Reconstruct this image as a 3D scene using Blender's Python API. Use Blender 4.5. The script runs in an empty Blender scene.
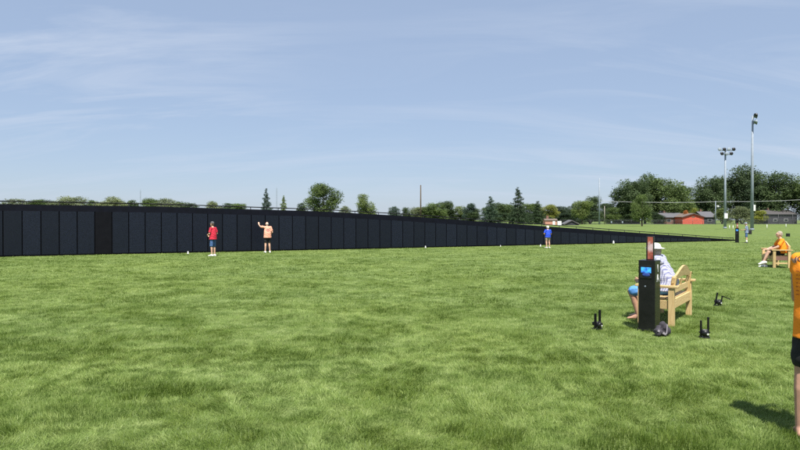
import bpy, bmesh, math, random
import numpy as np
from mathutils import Vector, Matrix, Euler
from mathutils.bvhtree import BVHTree

random.seed(7)
rng = np.random.default_rng(11)
S = bpy.context.scene
C = S.collection
PI = math.pi

# ------------------------------------------------------------------ camera
EYE = 1.72
F = 600.0                      # focal length in photo pixels (800 wide)
PITCH = math.atan(5.0 / F)
cam_d = bpy.data.cameras.new('camera')
cam = bpy.data.objects.new('camera', cam_d)
C.objects.link(cam)
S.camera = cam
cam.location = (0, 0, EYE)
cam.rotation_euler = (PI / 2 - PITCH, 0, 0)
cam_d.sensor_width = 36
cam_d.lens = 36 * F / 800
cam_d.clip_start = 0.1
cam_d.clip_end = 20000


def ray(x, y):
    u, v = (x - 400) / F, (225 - y) / F
    return Vector((u, math.cos(PITCH) + v * math.sin(PITCH), -math.sin(PITCH) + v * math.cos(PITCH)))


def G(x, y):
    d = ray(x, y)
    t = EYE / -d.z
    return Vector((d.x * t, d.y * t, 0))


def at(x, y, Y):
    d = ray(x, y)
    t = Y / d.y
    return Vector((d.x * t, Y, EYE + d.z * t))


# ------------------------------------------------------------------ materials
def newmat(name):
    m = bpy.data.materials.new(name)
    m.use_nodes = True
    nt = m.node_tree
    b = nt.nodes['Principled BSDF']
    return m, nt, b


def N(nt, typ, **kw):
    n = nt.nodes.new(typ)
    for k, v in kw.items():
        setattr(n, k, v)
    return n


def mixcol(nt, fac, a, b, mode='MIX'):
    n = N(nt, 'ShaderNodeMix', data_type='RGBA', blend_type=mode)
    for sock, v in ((n.inputs[0], fac), (n.inputs[6], a), (n.inputs[7], b)):
        if isinstance(v, bpy.types.NodeSocket):
            nt.links.new(v, sock)
        elif isinstance(v, (tuple, list)):
            sock.default_value = (*v, 1) if len(v) == 3 else v
        else:
            sock.default_value = v
    return n.outputs[2]


def noise(nt, scale, detail=4, rough=0.55, vec=None, dist=0.0):
    n = N(nt, 'ShaderNodeTexNoise')
    n.inputs['Scale'].default_value = scale
    n.inputs['Detail'].default_value = detail
    n.inputs['Roughness'].default_value = rough
    n.inputs['Distortion'].default_value = dist
    if vec is not None:
        nt.links.new(vec, n.inputs['Vector'])
    return n.outputs['Fac']


def ramp(nt, fac, lo, hi):
    n = N(nt, 'ShaderNodeMapRange')
    nt.links.new(fac, n.inputs[0])
    n.inputs[1].default_value = lo
    n.inputs[2].default_value = hi
    return n.outputs[0]


def objco(nt):
    return N(nt, 'ShaderNodeTexCoord').outputs['Object']


def mat(name, col, rough=0.6, var=0.25, scale=6.0, metal=0.0, bump=0.0, bscale=40.0, spec=0.5, stretch=None):
    """Plain surface whose own colour wanders a little, with fine relief."""
    m, nt, b = newmat(name)
    co = objco(nt)
    if stretch:
        mp = N(nt, 'ShaderNodeMapping')
        mp.inputs['Scale'].default_value = stretch
        nt.links.new(co, mp.inputs['Vector'])
        co = mp.outputs[0]
    f = noise(nt, scale, 5, 0.6, co)
    lo = tuple(c * (1 - var) for c in col)
    hi = tuple(min(1, c * (1 + var)) for c in col)
    nt.links.new(mixcol(nt, ramp(nt, f, 0.3, 0.7), lo, hi), b.inputs['Base Color'])
    b.inputs['Roughness'].default_value = rough
    b.inputs['Metallic'].default_value = metal
    b.inputs['Specular IOR Level'].default_value = spec
    if bump:
        bn = N(nt, 'ShaderNodeBump')
        bn.inputs['Strength'].default_value = bump
        bn.inputs['Distance'].default_value = 0.01
        nt.links.new(noise(nt, bscale, 4, 0.6, co), bn.inputs['Height'])
        nt.links.new(bn.outputs[0], b.inputs['Normal'])
    return m


M = {}
M['black_metal'] = mat('black_metal', (0.006, 0.006, 0.007), 0.5, 0.3, 8, spec=0.2)
M['gap_black'] = mat('gap_black', (0.002, 0.002, 0.003), 0.9, 0.3, 8, spec=0.05)
M['black_plastic'] = mat('black_plastic', (0.010, 0.010, 0.011), 0.38, 0.4, 12, bump=0.1)
M['kiosk_black'] = mat('kiosk_black', (0.009, 0.009, 0.010), 0.28, 0.4, 5, spec=0.35)
M['band_black'] = mat('band_black', (0.0035, 0.004, 0.009), 0.5, 0.35, 3, spec=0.15)
M['steel'] = mat('steel', (0.24, 0.28, 0.33), 0.6, 0.15, 2)
M['pole_wood'] = mat('pole_wood', (0.30, 0.27, 0.24), 0.85, 0.3, 3, stretch=(4, 4, 0.4))
M['white_paint'] = mat('white_paint', (0.75, 0.75, 0.73), 0.5, 0.08, 6)
def pine_mat(name, stretch):
    m, nt, b = newmat(name)
    co = objco(nt)
    mp = N(nt, 'ShaderNodeMapping')
    mp.inputs['Scale'].default_value = stretch
    nt.links.new(co, mp.inputs['Vector'])
    g = noise(nt, 9, 6, 0.7, mp.outputs[0], 0.8)
    kn = noise(nt, 7, 2, 0.5, co)
    info = N(nt, 'ShaderNodeObjectInfo')
    c = mixcol(nt, ramp(nt, g, 0.34, 0.66), (0.46, 0.315, 0.135), (0.68, 0.52, 0.27))
    c = mixcol(nt, ramp(nt, kn, 0.68, 0.76), c, (0.22, 0.12, 0.05))
    c = mixcol(nt, 1.0, c, mixcol(nt, info.outputs['Random'], (0.80, 0.78, 0.74), (1.08, 1.06, 1.02)), 'MULTIPLY')
    nt.links.new(c, b.inputs['Base Color'])
    b.inputs['Roughness'].default_value = 0.6
    bn = N(nt, 'ShaderNodeBump')
    bn.inputs['Strength'].default_value = 0.3
    bn.inputs['Distance'].default_value = 0.004
    nt.links.new(g, bn.inputs['Height'])
    nt.links.new(bn.outputs[0], b.inputs['Normal'])
    return m


M['pine'] = pine_mat('pine', (0.5, 6, 6))
M['pine_upright'] = pine_mat('pine_upright', (6, 6, 0.5))
M['bark'] = mat('bark', (0.085, 0.065, 0.045), 0.9, 0.4, 5, bump=0.6, bscale=12, stretch=(3, 3, 0.6))
M['skin'] = mat('skin', (0.58, 0.35, 0.25), 0.5, 0.10, 14)
M['tan_skin'] = mat('tan_skin', (0.44, 0.245, 0.165), 0.5, 0.12, 14)
M['denim'] = mat('denim', (0.055, 0.12, 0.27), 0.85, 0.3, 18, bump=0.3, bscale=200)
M['bright_blue_denim'] = mat('bright_blue_denim', (0.09, 0.26, 0.58), 0.85, 0.3, 18, bump=0.3, bscale=200)
M['black_cloth'] = mat('black_cloth', (0.010, 0.010, 0.012), 0.85, 0.4, 18)
M['red_cloth'] = mat('red_cloth', (0.52, 0.018, 0.045), 0.85, 0.15, 12, bump=0.3, bscale=30)
M['pink_cloth'] = mat('pink_cloth', (0.80, 0.36, 0.25), 0.85, 0.10, 10, bump=0.3, bscale=30)
M['blue_cloth'] = mat('blue_cloth', (0.018, 0.07, 0.58), 0.85, 0.2, 12, bump=0.3, bscale=30)
M['orange_cloth'] = mat('orange_cloth', (0.93, 0.27, 0.006), 0.8, 0.06, 9, bump=0.35, bscale=25)
M['white_cloth'] = mat('white_cloth', (0.78, 0.79, 0.80), 0.85, 0.06, 12, bump=0.3, bscale=60)
M['beige_cloth'] = mat('beige_cloth', (0.40, 0.33, 0.24), 0.85, 0.15, 12)
M['grey_cloth'] = mat('grey_cloth', (0.10, 0.10, 0.11), 0.85, 0.25, 12)
M['bag_cloth'] = mat('bag_cloth', (0.042, 0.037, 0.046), 0.9, 0.3, 20, bump=0.5, bscale=60)
M['grey_hair'] = mat('grey_hair', (0.36, 0.30, 0.24), 0.8, 0.35, 40, bump=0.6, bscale=120)
M['white_hair'] = mat('white_hair', (0.60, 0.54, 0.48), 0.8, 0.2, 40, bump=0.6, bscale=120)
M['brown_hair'] = mat('brown_hair', (0.07, 0.045, 0.03), 0.7, 0.4, 40, bump=0.6, bscale=120)
M['white_shoe'] = mat('white_shoe', (0.78, 0.77, 0.74), 0.6, 0.1, 20)
M['dark_shoe'] = mat('dark_shoe', (0.03, 0.03, 0.032), 0.6, 0.3, 20)
M['hat_cloth'] = mat('hat_cloth', (0.58, 0.58, 0.57), 0.85, 0.12, 14, bump=0.4, bscale=60)
M['eye'] = mat('eye', (0.02, 0.015, 0.012), 0.2, 0.1, 20)
M['print_ink'] = mat('print_ink', (0.05, 0.028, 0.035), 0.9, 0.5, 60)
M['lens_white'] = mat('lens_white', (0.72, 0.72, 0.70), 0.15, 0.05, 10)
M['dark_glass'] = mat('dark_glass', (0.02, 0.025, 0.03), 0.08, 0.3, 1)
M['red_brick'] = mat('red_brick', (0.56, 0.10, 0.06), 0.85, 0.18, 2.5)
M['pale_brick'] = mat('pale_brick', (0.45, 0.22, 0.16), 0.85, 0.2, 2)
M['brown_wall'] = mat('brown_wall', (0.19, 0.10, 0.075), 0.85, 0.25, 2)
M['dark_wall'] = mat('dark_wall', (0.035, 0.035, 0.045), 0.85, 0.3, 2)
M['shingle_grey'] = mat('shingle_grey', (0.105, 0.105, 0.115), 0.9, 0.2, 5)
M['shingle_brown'] = mat('shingle_brown', (0.15, 0.115, 0.095), 0.9, 0.25, 5)
M['shingle_dark'] = mat('shingle_dark', (0.07, 0.065, 0.065), 0.9, 0.25, 5)
M['brick_pattern'] = None


def check_cloth(name, base, ink, size):
    m, nt, b = newmat(name)
    co = objco(nt)
    sp = N(nt, 'ShaderNodeSeparateXYZ')
    nt.links.new(co, sp.inputs[0])
    xy = N(nt, 'ShaderNodeMath', operation='MULTIPLY_ADD')
    nt.links.new(sp.outputs['Y'], xy.inputs[0])
    xy.inputs[1].default_value = 0.8
    nt.links.new(sp.outputs['X'], xy.inputs[2])
    outs = []
    for so_ in (xy.outputs[0], sp.outputs['Z']):
        md = N(nt, 'ShaderNodeMath', operation='MULTIPLY')
        nt.links.new(so_, md.inputs[0])
        md.inputs[1].default_value = (0.8 if outs == [] else 1.15) / size
        fr = N(nt, 'ShaderNodeMath', operation='FRACT')
        nt.links.new(md.outputs[0], fr.inputs[0])
        gt = N(nt, 'ShaderNodeMath', operation='GREATER_THAN')
        nt.links.new(fr.outputs[0], gt.inputs[0])
        gt.inputs[1].default_value = 0.62
        outs.append(gt.outputs[0])
    mul = N(nt, 'ShaderNodeMath', operation='ADD')
    nt.links.new(outs[0], mul.inputs[0])
    nt.links.new(outs[1], mul.inputs[1])
    half = N(nt, 'ShaderNodeMath', operation='MULTIPLY')
    nt.links.new(mul.outputs[0], half.inputs[0])
    half.inputs[1].default_value = 0.72
    half.use_clamp = True
    mul = half
    nt.links.new(mixcol(nt, mul.outputs[0], base, ink), b.inputs['Base Color'])
    b.inputs['Roughness'].default_value = 0.85
    return m


M['fence_grey'] = mat('fence_grey', (0.10, 0.105, 0.11), 0.7, 0.2, 2)
M['check_white_blue'] = check_cloth('check_white_blue', (0.60, 0.61, 0.69), (0.10, 0.11, 0.28), 0.026)
M['check_grey_blue'] = check_cloth('check_grey_blue', (0.36, 0.42, 0.52), (0.07, 0.11, 0.22), 0.05)


def screen_mat():
    m, nt, b = newmat('screen_glow')
    co = objco(nt)
    f = noise(nt, 14, 2, 0.5, co)
    c = mixcol(nt, ramp(nt, f, 0.42, 0.58), (0.02, 0.07, 0.36), (0.05, 0.34, 0.80))
    nt.links.new(c, b.inputs['Base Color'])
    nt.links.new(c, b.inputs['Emission Color'])
    b.inputs['Emission Strength'].default_value = 0.45
    b.inputs['Roughness'].default_value = 0.15
    return m


M['screen'] = screen_mat()


def picture_mat():
    m, nt, b = newmat('printed_picture')
    co = objco(nt)
    f = noise(nt, 13, 3, 0.5, co)
    c = mixcol(nt, ramp(nt, f, 0.4, 0.62), (0.26, 0.050, 0.034), (0.44, 0.13, 0.085))
    vo = N(nt, 'ShaderNodeVectorMath', operation='DISTANCE')
    nt.links.new(co, vo.inputs[0])
    vo.inputs[1].default_value = (0.024, -0.014, 1.30)
    pa = N(nt, 'ShaderNodeMath', operation='MULTIPLY_ADD')
    nt.links.new(noise(nt, 30, 3, 0.6, co), pa.inputs[0])
    pa.inputs[1].default_value = 0.12
    nt.links.new(vo.outputs['Value'], pa.inputs[2])
    c = mixcol(nt, ramp(nt, pa.outputs[0], 0.145, 0.10), c, (0.62, 0.46, 0.46))
    nt.links.new(c, b.inputs['Base Color'])
    b.inputs['Roughness'].default_value = 0.4
    return m


M['picture'] = picture_mat()


def panel_mat(name, inked):
    """Black reflective panel engraved with rows of tiny pale names."""
    m, nt, b = newmat(name)
    co = objco(nt)
    info = N(nt, 'ShaderNodeObjectInfo')
    if inked:
        mp = N(nt, 'ShaderNodeMapping')
        mp.inputs['Scale'].default_value = (190, 1, 110)
        nt.links.new(co, mp.inputs['Vector'])
        vec = N(nt, 'ShaderNodeVectorMath', operation='FLOOR')
        nt.links.new(mp.outputs[0], vec.inputs[0])
        wn = N(nt, 'ShaderNodeTexWhiteNoise', noise_dimensions='3D')
        nt.links.new(vec.outputs[0], wn.inputs['Vector'])
        sep = N(nt, 'ShaderNodeSeparateXYZ')
        nt.links.new(mp.outputs[0], sep.inputs[0])
        fr = N(nt, 'ShaderNodeMath', operation='FRACT')
        nt.links.new(sep.outputs['Z'], fr.inputs[0])
        row = N(nt, 'ShaderNodeMath', operation='GREATER_THAN')
        nt.links.new(fr.outputs[0], row.inputs[0])
        row.inputs[1].default_value = 0.45
        on = N(nt, 'ShaderNodeMath', operation='GREATER_THAN')
        nt.links.new(wn.outputs['Value'], on.inputs[0])
        on.inputs[1].default_value = 0.62
        mk = N(nt, 'ShaderNodeMath', operation='MULTIPLY')
        nt.links.new(row.outputs[0], mk.inputs[0])
        nt.links.new(on.outputs[0], mk.inputs[1])
        amt = N(nt, 'ShaderNodeMath', operation='MULTIPLY')
        nt.links.new(mk.outputs[0], amt.inputs[0])
        rr = N(nt, 'ShaderNodeMapRange')
        nt.links.new(info.outputs['Random'], rr.inputs[0])
        rr.inputs[3].default_value = 0.25
        rr.inputs[4].default_value = 0.65
        nt.links.new(rr.outputs[0], amt.inputs[1])
        c = mixcol(nt, amt.outputs[0], (0.003, 0.004, 0.009), (0.034, 0.045, 0.086))
        nt.links.new(c, b.inputs['Base Color'])
    else:
        f = noise(nt, 3, 3, 0.5, co)
        nt.links.new(mixcol(nt, f, (0.004, 0.004, 0.006), (0.009, 0.009, 0.012)), b.inputs['Base Color'])
    rg = N(nt, 'ShaderNodeMapRange')
    nt.links.new(noise(nt, 2.5, 4, 0.6, co), rg.inputs[0])
    rg.inputs[3].default_value = 0.22
    rg.inputs[4].default_value = 0.42
    nt.links.new(rg.outputs[0], b.inputs['Roughness'])
    b.inputs['Specular IOR Level'].default_value = 0.32 if inked else 0.1
    return m


M['panel'] = panel_mat('engraved_panel', True)
M['panel_blank'] = panel_mat('blank_panel', False)


def chain_mat():
    m, nt, b = newmat('chain_link')
    b.inputs['Base Color'].default_value = (0.08, 0.085, 0.09, 1)
    b.inputs['Roughness'].default_value = 0.6
    co = objco(nt)
    mp = N(nt, 'ShaderNodeMapping')
    mp.inputs['Rotation'].default_value = (0, PI / 4, 0)
    nt.links.new(co, mp.inputs['Vector'])
    sep = N(nt, 'ShaderNodeSeparateXYZ')
    nt.links.new(mp.outputs[0], sep.inputs[0])
    outs = []
    for ax in ('X', 'Z'):
        md = N(nt, 'ShaderNodeMath', operation='PINGPONG')
        nt.links.new(sep.outputs[ax], md.inputs[0])
        md.inputs[1].default_value = 0.05
        lt = N(nt, 'ShaderNodeMath', operation='LESS_THAN')
        nt.links.new(md.outputs[0], lt.inputs[0])
        lt.inputs[1].default_value = 0.005
        outs.append(lt.outputs[0])
    mx = N(nt, 'ShaderNodeMath', operation='MAXIMUM')
    nt.links.new(outs[0], mx.inputs[0])
    nt.links.new(outs[1], mx.inputs[1])
    nt.links.new(mx.outputs[0], b.inputs['Alpha'])
    return m


M['chain'] = chain_mat()


# grass colour shared by the ground sheet and the blades
def grass_colour(nt, blades_=False):
    geo = N(nt, 'ShaderNodeNewGeometry')
    sp = N(nt, 'ShaderNodeSeparateXYZ')
    nt.links.new(geo.outputs['Position'], sp.inputs[0])
    cb = N(nt, 'ShaderNodeCombineXYZ')
    nt.links.new(sp.outputs['X'], cb.inputs['X'])
    nt.links.new(sp.outputs['Y'], cb.inputs['Y'])
    co = cb.outputs[0]
    big = noise(nt, 0.16, 4, 0.6, co)
    tuft = noise(nt, 2.2, 5, 0.7, co, 0.6)
    mid = noise(nt, 0.9, 5, 0.65, co, 0.4)
    fine = noise(nt, 4.5, 4, 0.6, co)
    c = mixcol(nt, ramp(nt, mid, 0.30, 0.62), GRASS_DARK, GRASS_PALE)
    c = mixcol(nt, ramp(nt, big, 0.40, 0.72), c, GRASS_WARM)
    if blades_:
        ta = N(nt, 'ShaderNodeAttribute', attribute_name='tuft')
        c = mixcol(nt, ta.outputs['Fac'], c, (0.108, 0.164, 0.020))
    else:
        c = mixcol(nt, ramp(nt, tuft, 0.60, 0.74), c, (0.110, 0.170, 0.020))
    c2 = mixcol(nt, ramp(nt, fine, 0.42, 0.66), (0.80, 0.86, 0.72), (1.16, 1.12, 1.22))
    return mixcol(nt, 1.0, c, c2, 'MULTIPLY'), co


GRASS_DARK = (0.124, 0.190, 0.032)
GRASS_PALE = (0.262, 0.344, 0.118)
GRASS_WARM = (0.248, 0.322, 0.088)


def ground_mat():
    m, nt, b = newmat('ground_turf')
    c, co = grass_colour(nt)
    g = noise(nt, 22, 5, 0.7, co)
    c = mixcol(nt, 1.0, c, mixcol(nt, ramp(nt, g, 0.3, 0.7), (0.44, 0.46, 0.44), (0.76, 0.74, 0.78)), 'MULTIPLY')
    nt.links.new(c, b.inputs['Base Color'])
    b.inputs['Roughness'].default_value = 0.9
    b.inputs['Specular IOR Level'].default_value = 0.1
    bn = N(nt, 'ShaderNodeBump')
    bn.inputs['Strength'].default_value = 0.7
    bn.inputs['Distance'].default_value = 0.06
    nt.links.new(noise(nt, 7, 6, 0.75, co), bn.inputs['Height'])
    nt.links.new(bn.outputs[0], b.inputs['Normal'])
    return m


def blade_mat():
    m, nt, b = newmat('grass_blade')
    c, co = grass_colour(nt, True)
    a = N(nt, 'ShaderNodeAttribute', attribute_name='tint')
    t = mixcol(nt, a.outputs['Fac'], (0.62, 0.72, 0.45), (1.75, 1.60, 1.75))
    c = mixcol(nt, 1.0, c, t, 'MULTIPLY')
    nt.links.new(c, b.inputs['Base Color'])
    b.inputs['Roughness'].default_value = 0.5
    b.inputs['Specular IOR Level'].default_value = 0.35
    tr = N(nt, 'ShaderNodeBsdfTranslucent')
    nt.links.new(c, tr.inputs['Color'])
    mx = N(nt, 'ShaderNodeMixShader')
    mx.inputs[0].default_value = 0.42
    nt.links.new(b.outputs[0], mx.inputs[1])
    nt.links.new(tr.outputs[0], mx.inputs[2])
    nt.links.new(mx.outputs[0], nt.nodes['Material Output'].inputs['Surface'])
    return m


def leaf_mat():
    m, nt, b = newmat('leaf')
    info = N(nt, 'ShaderNodeObjectInfo')
    a = N(nt, 'ShaderNodeAttribute', attribute_name='tint')
    t = mixcol(nt, a.outputs['Fac'], (0.58, 0.62, 0.55), (1.6, 1.5, 1.4))
    c = mixcol(nt, 1.0, info.outputs['Color'], t, 'MULTIPLY')
    nt.links.new(c, b.inputs['Base Color'])
    b.inputs['Roughness'].default_value = 0.6
    b.inputs['Specular IOR Level'].default_value = 0.25
    tr = N(nt, 'ShaderNodeBsdfTranslucent')
    nt.links.new(c, tr.inputs['Color'])
    mx = N(nt, 'ShaderNodeMixShader')
    mx.inputs[0].default_value = 0.3
    nt.links.new(b.outputs[0], mx.inputs[1])
    nt.links.new(tr.outputs[0], mx.inputs[2])
    nt.links.new(mx.outputs[0], nt.nodes['Material Output'].inputs['Surface'])
    return m


M['ground'] = ground_mat()
M['blade'] = blade_mat()
M['leaf'] = leaf_mat()


# ------------------------------------------------------------------ objects
def empty(name, loc=(0, 0, 0), rz=0.0, label=None, cat=None, group=None):
    o = bpy.data.objects.new(name, None)
    C.objects.link(o)
    o.empty_display_size = 0.2
    o.location = loc
    o.rotation_euler = (0, 0, rz)
    return tag(o, label, cat, group)


def tag(o, label=None, cat=None, group=None, kind=None):
    if label:
        o['label'] = label
    if cat:
        o['category'] = cat
    if group:
        o['group'] = group
    if kind:
        o['kind'] = kind
    return o


def link(name, me, m, parent=None, smooth=False):
    o = bpy.data.objects.new(name, me)
    C.objects.link(o)
    if m is not None:
        me.materials.clear()
        me.materials.append(m)
    if parent:
        o.parent = parent
    if smooth:
        me.polygons.foreach_set('use_smooth', [True] * len(me.polygons))
    return o


def copy_tree(o, parent=None):
    c = o.copy()
    C.objects.link(c)
    c.parent = parent
    for ch in o.children:
        copy_tree(ch, c)
    return c


def np_mesh(name, v, f):
    """v (n,3), f (m,k) -> mesh"""
    me = bpy.data.meshes.new(name)
    me.vertices.add(len(v))
    me.vertices.foreach_set('co', np.ascontiguousarray(v, dtype=np.float32).ravel())
    m, k = f.shape
    me.loops.add(m * k)
    me.loops.foreach_set('vertex_index', np.ascontiguousarray(f, dtype=np.int32).ravel())
    me.polygons.add(m)
    me.polygons.foreach_set('loop_start', np.arange(0, m * k, k, dtype=np.int32))
    me.update(calc_edges=True)
    return me


class MB:
    def __init__(self):
        self.bm = bmesh.new()

    def box(self, c, s, rot=(0, 0, 0), bevel=0.0, taper=1.0):
        t = bmesh.new()
        bmesh.ops.create_cube(t, size=1)
        for v in t.verts:
            k = taper if v.co.z > 0 else 1
            v.co = Vector((v.co.x * s[0] * k, v.co.y * s[1] * k, v.co.z * s[2]))
        if bevel:
            bmesh.ops.bevel(t, geom=t.edges[:], offset=bevel, segments=2, affect='EDGES', profile=0.6)
        self._add(t, Matrix.Translation(c) @ Euler(rot).to_matrix().to_4x4())
        return self

    def _add(self, t, mx):
        t.transform(mx)
        me = bpy.data.meshes.new('tmp')
        t.to_mesh(me)
        t.free()
        self.bm.from_mesh(me)
        bpy.data.meshes.remove(me)

    def cyl(self, p0, p1, r0, r1=None, seg=12):
        p0, p1 = Vector(p0), Vector(p1)
        r1 = r0 if r1 is None else r1
        t = bmesh.new()
        d = p1 - p0
        bmesh.ops.create_cone(t, cap_ends=True, segments=seg, radius1=r0, radius2=r1, depth=d.length)
        self._add(t, Matrix.Translation((p0 + p1) / 2) @ d.to_track_quat('Z', 'Y').to_matrix().to_4x4())
        return self

    def beam(self, p0, p1, w, h, bevel=0.0, up=(0, 0, 1)):
        """rectangular bar; w across, h along up"""
        p0, p1 = Vector(p0), Vector(p1)
        y = (p1 - p0).normalized()
        x = y.cross(Vector(up)).normalized()
        z = x.cross(y)
        t = bmesh.new()
        bmesh.ops.create_cube(t, size=1)
        L = (p1 - p0).length
        for v in t.verts:
            v.co = Vector((v.co.x * w, v.co.y * L, v.co.z * h))
        if bevel:
            bmesh.ops.bevel(t, geom=t.edges[:], offset=bevel, segments=2, affect='EDGES', profile=0.6)
        mx = Matrix((x, y, z)).transposed().to_4x4()
        self._add(t, Matrix.Translation((p0 + p1) / 2) @ mx)
        return self

    def prism(self, pts, d):
        """polygon pts (3D) extruded by vector d"""
        d = Vector(d)
        a = [self.bm.verts.new(Vector(p)) for p in pts]
        b = [self.bm.verts.new(Vector(p) + d) for p in pts]
        n = len(pts)
        self.bm.faces.new(a)
        self.bm.faces.new(b[::-1])
        for i in range(n):
            self.bm.faces.new((a[i], b[i], b[(i + 1) % n], a[(i + 1) % n]))
        return self

    def hull(self, *ells):
        """convex hull of ellipsoids ((x,y,z),(rx,ry,rz) or r)"""
        t = bmesh.new()
        for c, r in ells:
            if not isinstance(r, (tuple, list)):
                r = (r, r, r)
            u = bmesh.new()
            bmesh.ops.create_icosphere(u, subdivisions=2, radius=1)
            for v in u.verts:
                t.verts.new((c[0] + v.co.x * r[0], c[1] + v.co.y * r[1], c[2] + v.co.z * r[2]))
            u.free()
        res = bmesh.ops.convex_hull(t, input=t.verts[:])
        dead = [g for g in set(res['geom_interior'] + res['geom_unused']) if isinstance(g, bmesh.types.BMVert)]
        bmesh.ops.delete(t, geom=dead, context='VERTS')
        self._add(t, Matrix.Identity(4))
        return self

    def mesh(self, name):
        bmesh.ops.recalc_face_normals(self.bm, faces=self.bm.faces[:])
        me = bpy.data.meshes.new(name)
        self.bm.to_mesh(me)
        self.bm.free()
        return me

    def build(self, name, m, parent=None, smooth=False):
        return link(name, self.mesh(name), m, parent, smooth)

    def fuse(self, name, m, parent=None, voxel=0.01, it=3, wob=0.0, wscale=14.0):
        """one continuous smooth skin round everything added"""
        me = self.mesh(name)
        o = bpy.data.objects.new('tmp', me)
        C.objects.link(o)
        r = o.modifiers.new('r', 'REMESH')
        r.mode = 'VOXEL'
        r.voxel_size = voxel
        s = o.modifiers.new('s', 'SMOOTH')
        s.factor = 0.5
        s.iterations = it
        dg = bpy.context.evaluated_depsgraph_get()
        dg.update()
        out = bpy.data.meshes.new_from_object(o.evaluated_get(dg))
        out.name = name
        bpy.data.objects.remove(o)
        bpy.data.meshes.remove(me)
        if wob:
            n = len(out.vertices)
            co = np.zeros(n * 3, np.float32)
            no = np.zeros(n * 3, np.float32)
            out.vertices.foreach_get('co', co)
            out.vertices.foreach_get('normal', no)
            co, no = co.reshape(-1, 3), no.reshape(-1, 3)
            d = (np.sin(co @ np.array([1.1, 0.6, 1.4]) * wscale + 2 * np.sin(co[:, 2] * wscale * 0.6 + co[:, 0] * 9)) +
                 0.6 * np.sin(co @ np.array([-1.5, 0.9, 1.9]) * wscale * 1.3 + 1.7))
            co = co + no * (d * wob)[:, None]
            out.vertices.foreach_set('co', co.astype(np.float32).ravel())
            out.update()
        return link(name, out, m, parent, True)


# ------------------------------------------------------------------ world and sun
SUN_EL, SUN_AZ = math.radians(62), math.radians(6)
sun_dir = Vector((-math.sin(SUN_AZ) * math.cos(SUN_EL), math.cos(SUN_AZ) * math.cos(SUN_EL), -math.sin(SUN_EL)))
sl = bpy.data.lights.new('sun', 'SUN')
sl.energy = 4.1
sl.angle = math.radians(0.53)
sl.color = (1.0, 0.955, 0.88)
so = bpy.data.objects.new('sun', sl)
C.objects.link(so)
so.location = (20, -40, 60)
so.rotation_euler = sun_dir.to_track_quat('-Z', 'Y').to_euler()

w = bpy.data.worlds.new('World')
S.world = w
w.use_nodes = True
nt = w.node_tree
bg = nt.nodes['Background']
sky = N(nt, 'ShaderNodeTexSky', sky_type='NISHITA')
sky.sun_disc = False
sky.sun_elevation = SUN_EL
sky.sun_rotation = math.atan2(-sun_dir.x, -sun_dir.y)
sky.air_density = 1.0
sky.dust_density = 0.5
sky.ozone_density = 3.0
# thin high cirrus, laid out on a flat layer far above
tc = N(nt, 'ShaderNodeTexCoord')
sep = N(nt, 'ShaderNodeSeparateXYZ')
nt.links.new(tc.outputs['Generated'], sep.inputs[0])
zz = N(nt, 'ShaderNodeMath', operation='MAXIMUM')
nt.links.new(sep.outputs['Z'], zz.inputs[0])
zz.inputs[1].default_value = 0.0
za = N(nt, 'ShaderNodeMath', operation='ADD')
nt.links.new(zz.outputs[0], za.inputs[0])
za.inputs[1].default_value = 0.28
dv = N(nt, 'ShaderNodeVectorMath', operation='DIVIDE')
cb = N(nt, 'ShaderNodeCombineXYZ')
for k in 'XYZ':
    nt.links.new(za.outputs[0], cb.inputs[k])
nt.links.new(tc.outputs['Generated'], dv.inputs[0])
nt.links.new(cb.outputs[0], dv.inputs[1])
mp = N(nt, 'ShaderNodeMapping')
mp.inputs['Rotation'].default_value = (0, 0, math.radians(-40))
mp.inputs['Scale'].default_value = (0.34, 1.5, 0.0)
nt.links.new(dv.outputs[0], mp.inputs['Vector'])
n1 = noise(nt, 2.3, 9, 0.62, mp.outputs[0], 0.9)
mp2 = N(nt, 'ShaderNodeMapping')
mp2.inputs['Scale'].default_value = (0.5, 0.6, 0.0)
mp2.inputs['Location'].default_value = (3.1, 0.7, 0)
nt.links.new(dv.outputs[0], mp2.inputs['Vector'])
n2 = noise(nt, 0.9, 3, 0.5, mp2.outputs[0])
cl = N(nt, 'ShaderNodeMath', operation='MULTIPLY')
nt.links.new(ramp(nt, n1, 0.47, 0.78), cl.inputs[0])
nt.links.new(ramp(nt, n2, 0.30, 0.68), cl.inputs[1])
cf = N(nt, 'ShaderNodeMath', operation='MULTIPLY_ADD')
nt.links.new(cl.outputs[0], cf.inputs[0])
cf.inputs[1].default_value = 1.05
cf.inputs[2].default_value = 0.06
cf.use_clamp = True
veil = mixcol(nt, 0.77, sky.outputs[0], (1.76, 2.22, 3.06))      # thin even veil of summer haze
skyc = mixcol(nt, cf.outputs[0], veil, (3.1, 3.5, 4.2))
nt.links.new(skyc, bg.inputs['Color'])
bg.inputs['Strength'].default_value = 0.105

S.view_settings.view_transform = 'Standard'
S.view_settings.look = 'None'
S.view_settings.gamma = 1
S.view_settings.exposure = 0.95
S.view_settings.use_curve_mapping = False
S.render.engine = 'CYCLES'
S.cycles.max_bounces = 6
S.cycles.diffuse_bounces = 3
S.cycles.transparent_max_bounces = 12
S.cycles.use_denoising = False

# ------------------------------------------------------------------ ground and grass
gm = np_mesh('ground', np.array([(-6000, -200, 0), (6000, -200, 0), (6000, 9000, 0), (-6000, 9000, 0)], float),
             np.array([[0, 1, 2, 3]]))
tag(link('ground', gm, M['ground']), 'mown green grass field reaching to the far trees', 'ground', kind='structure')


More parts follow.
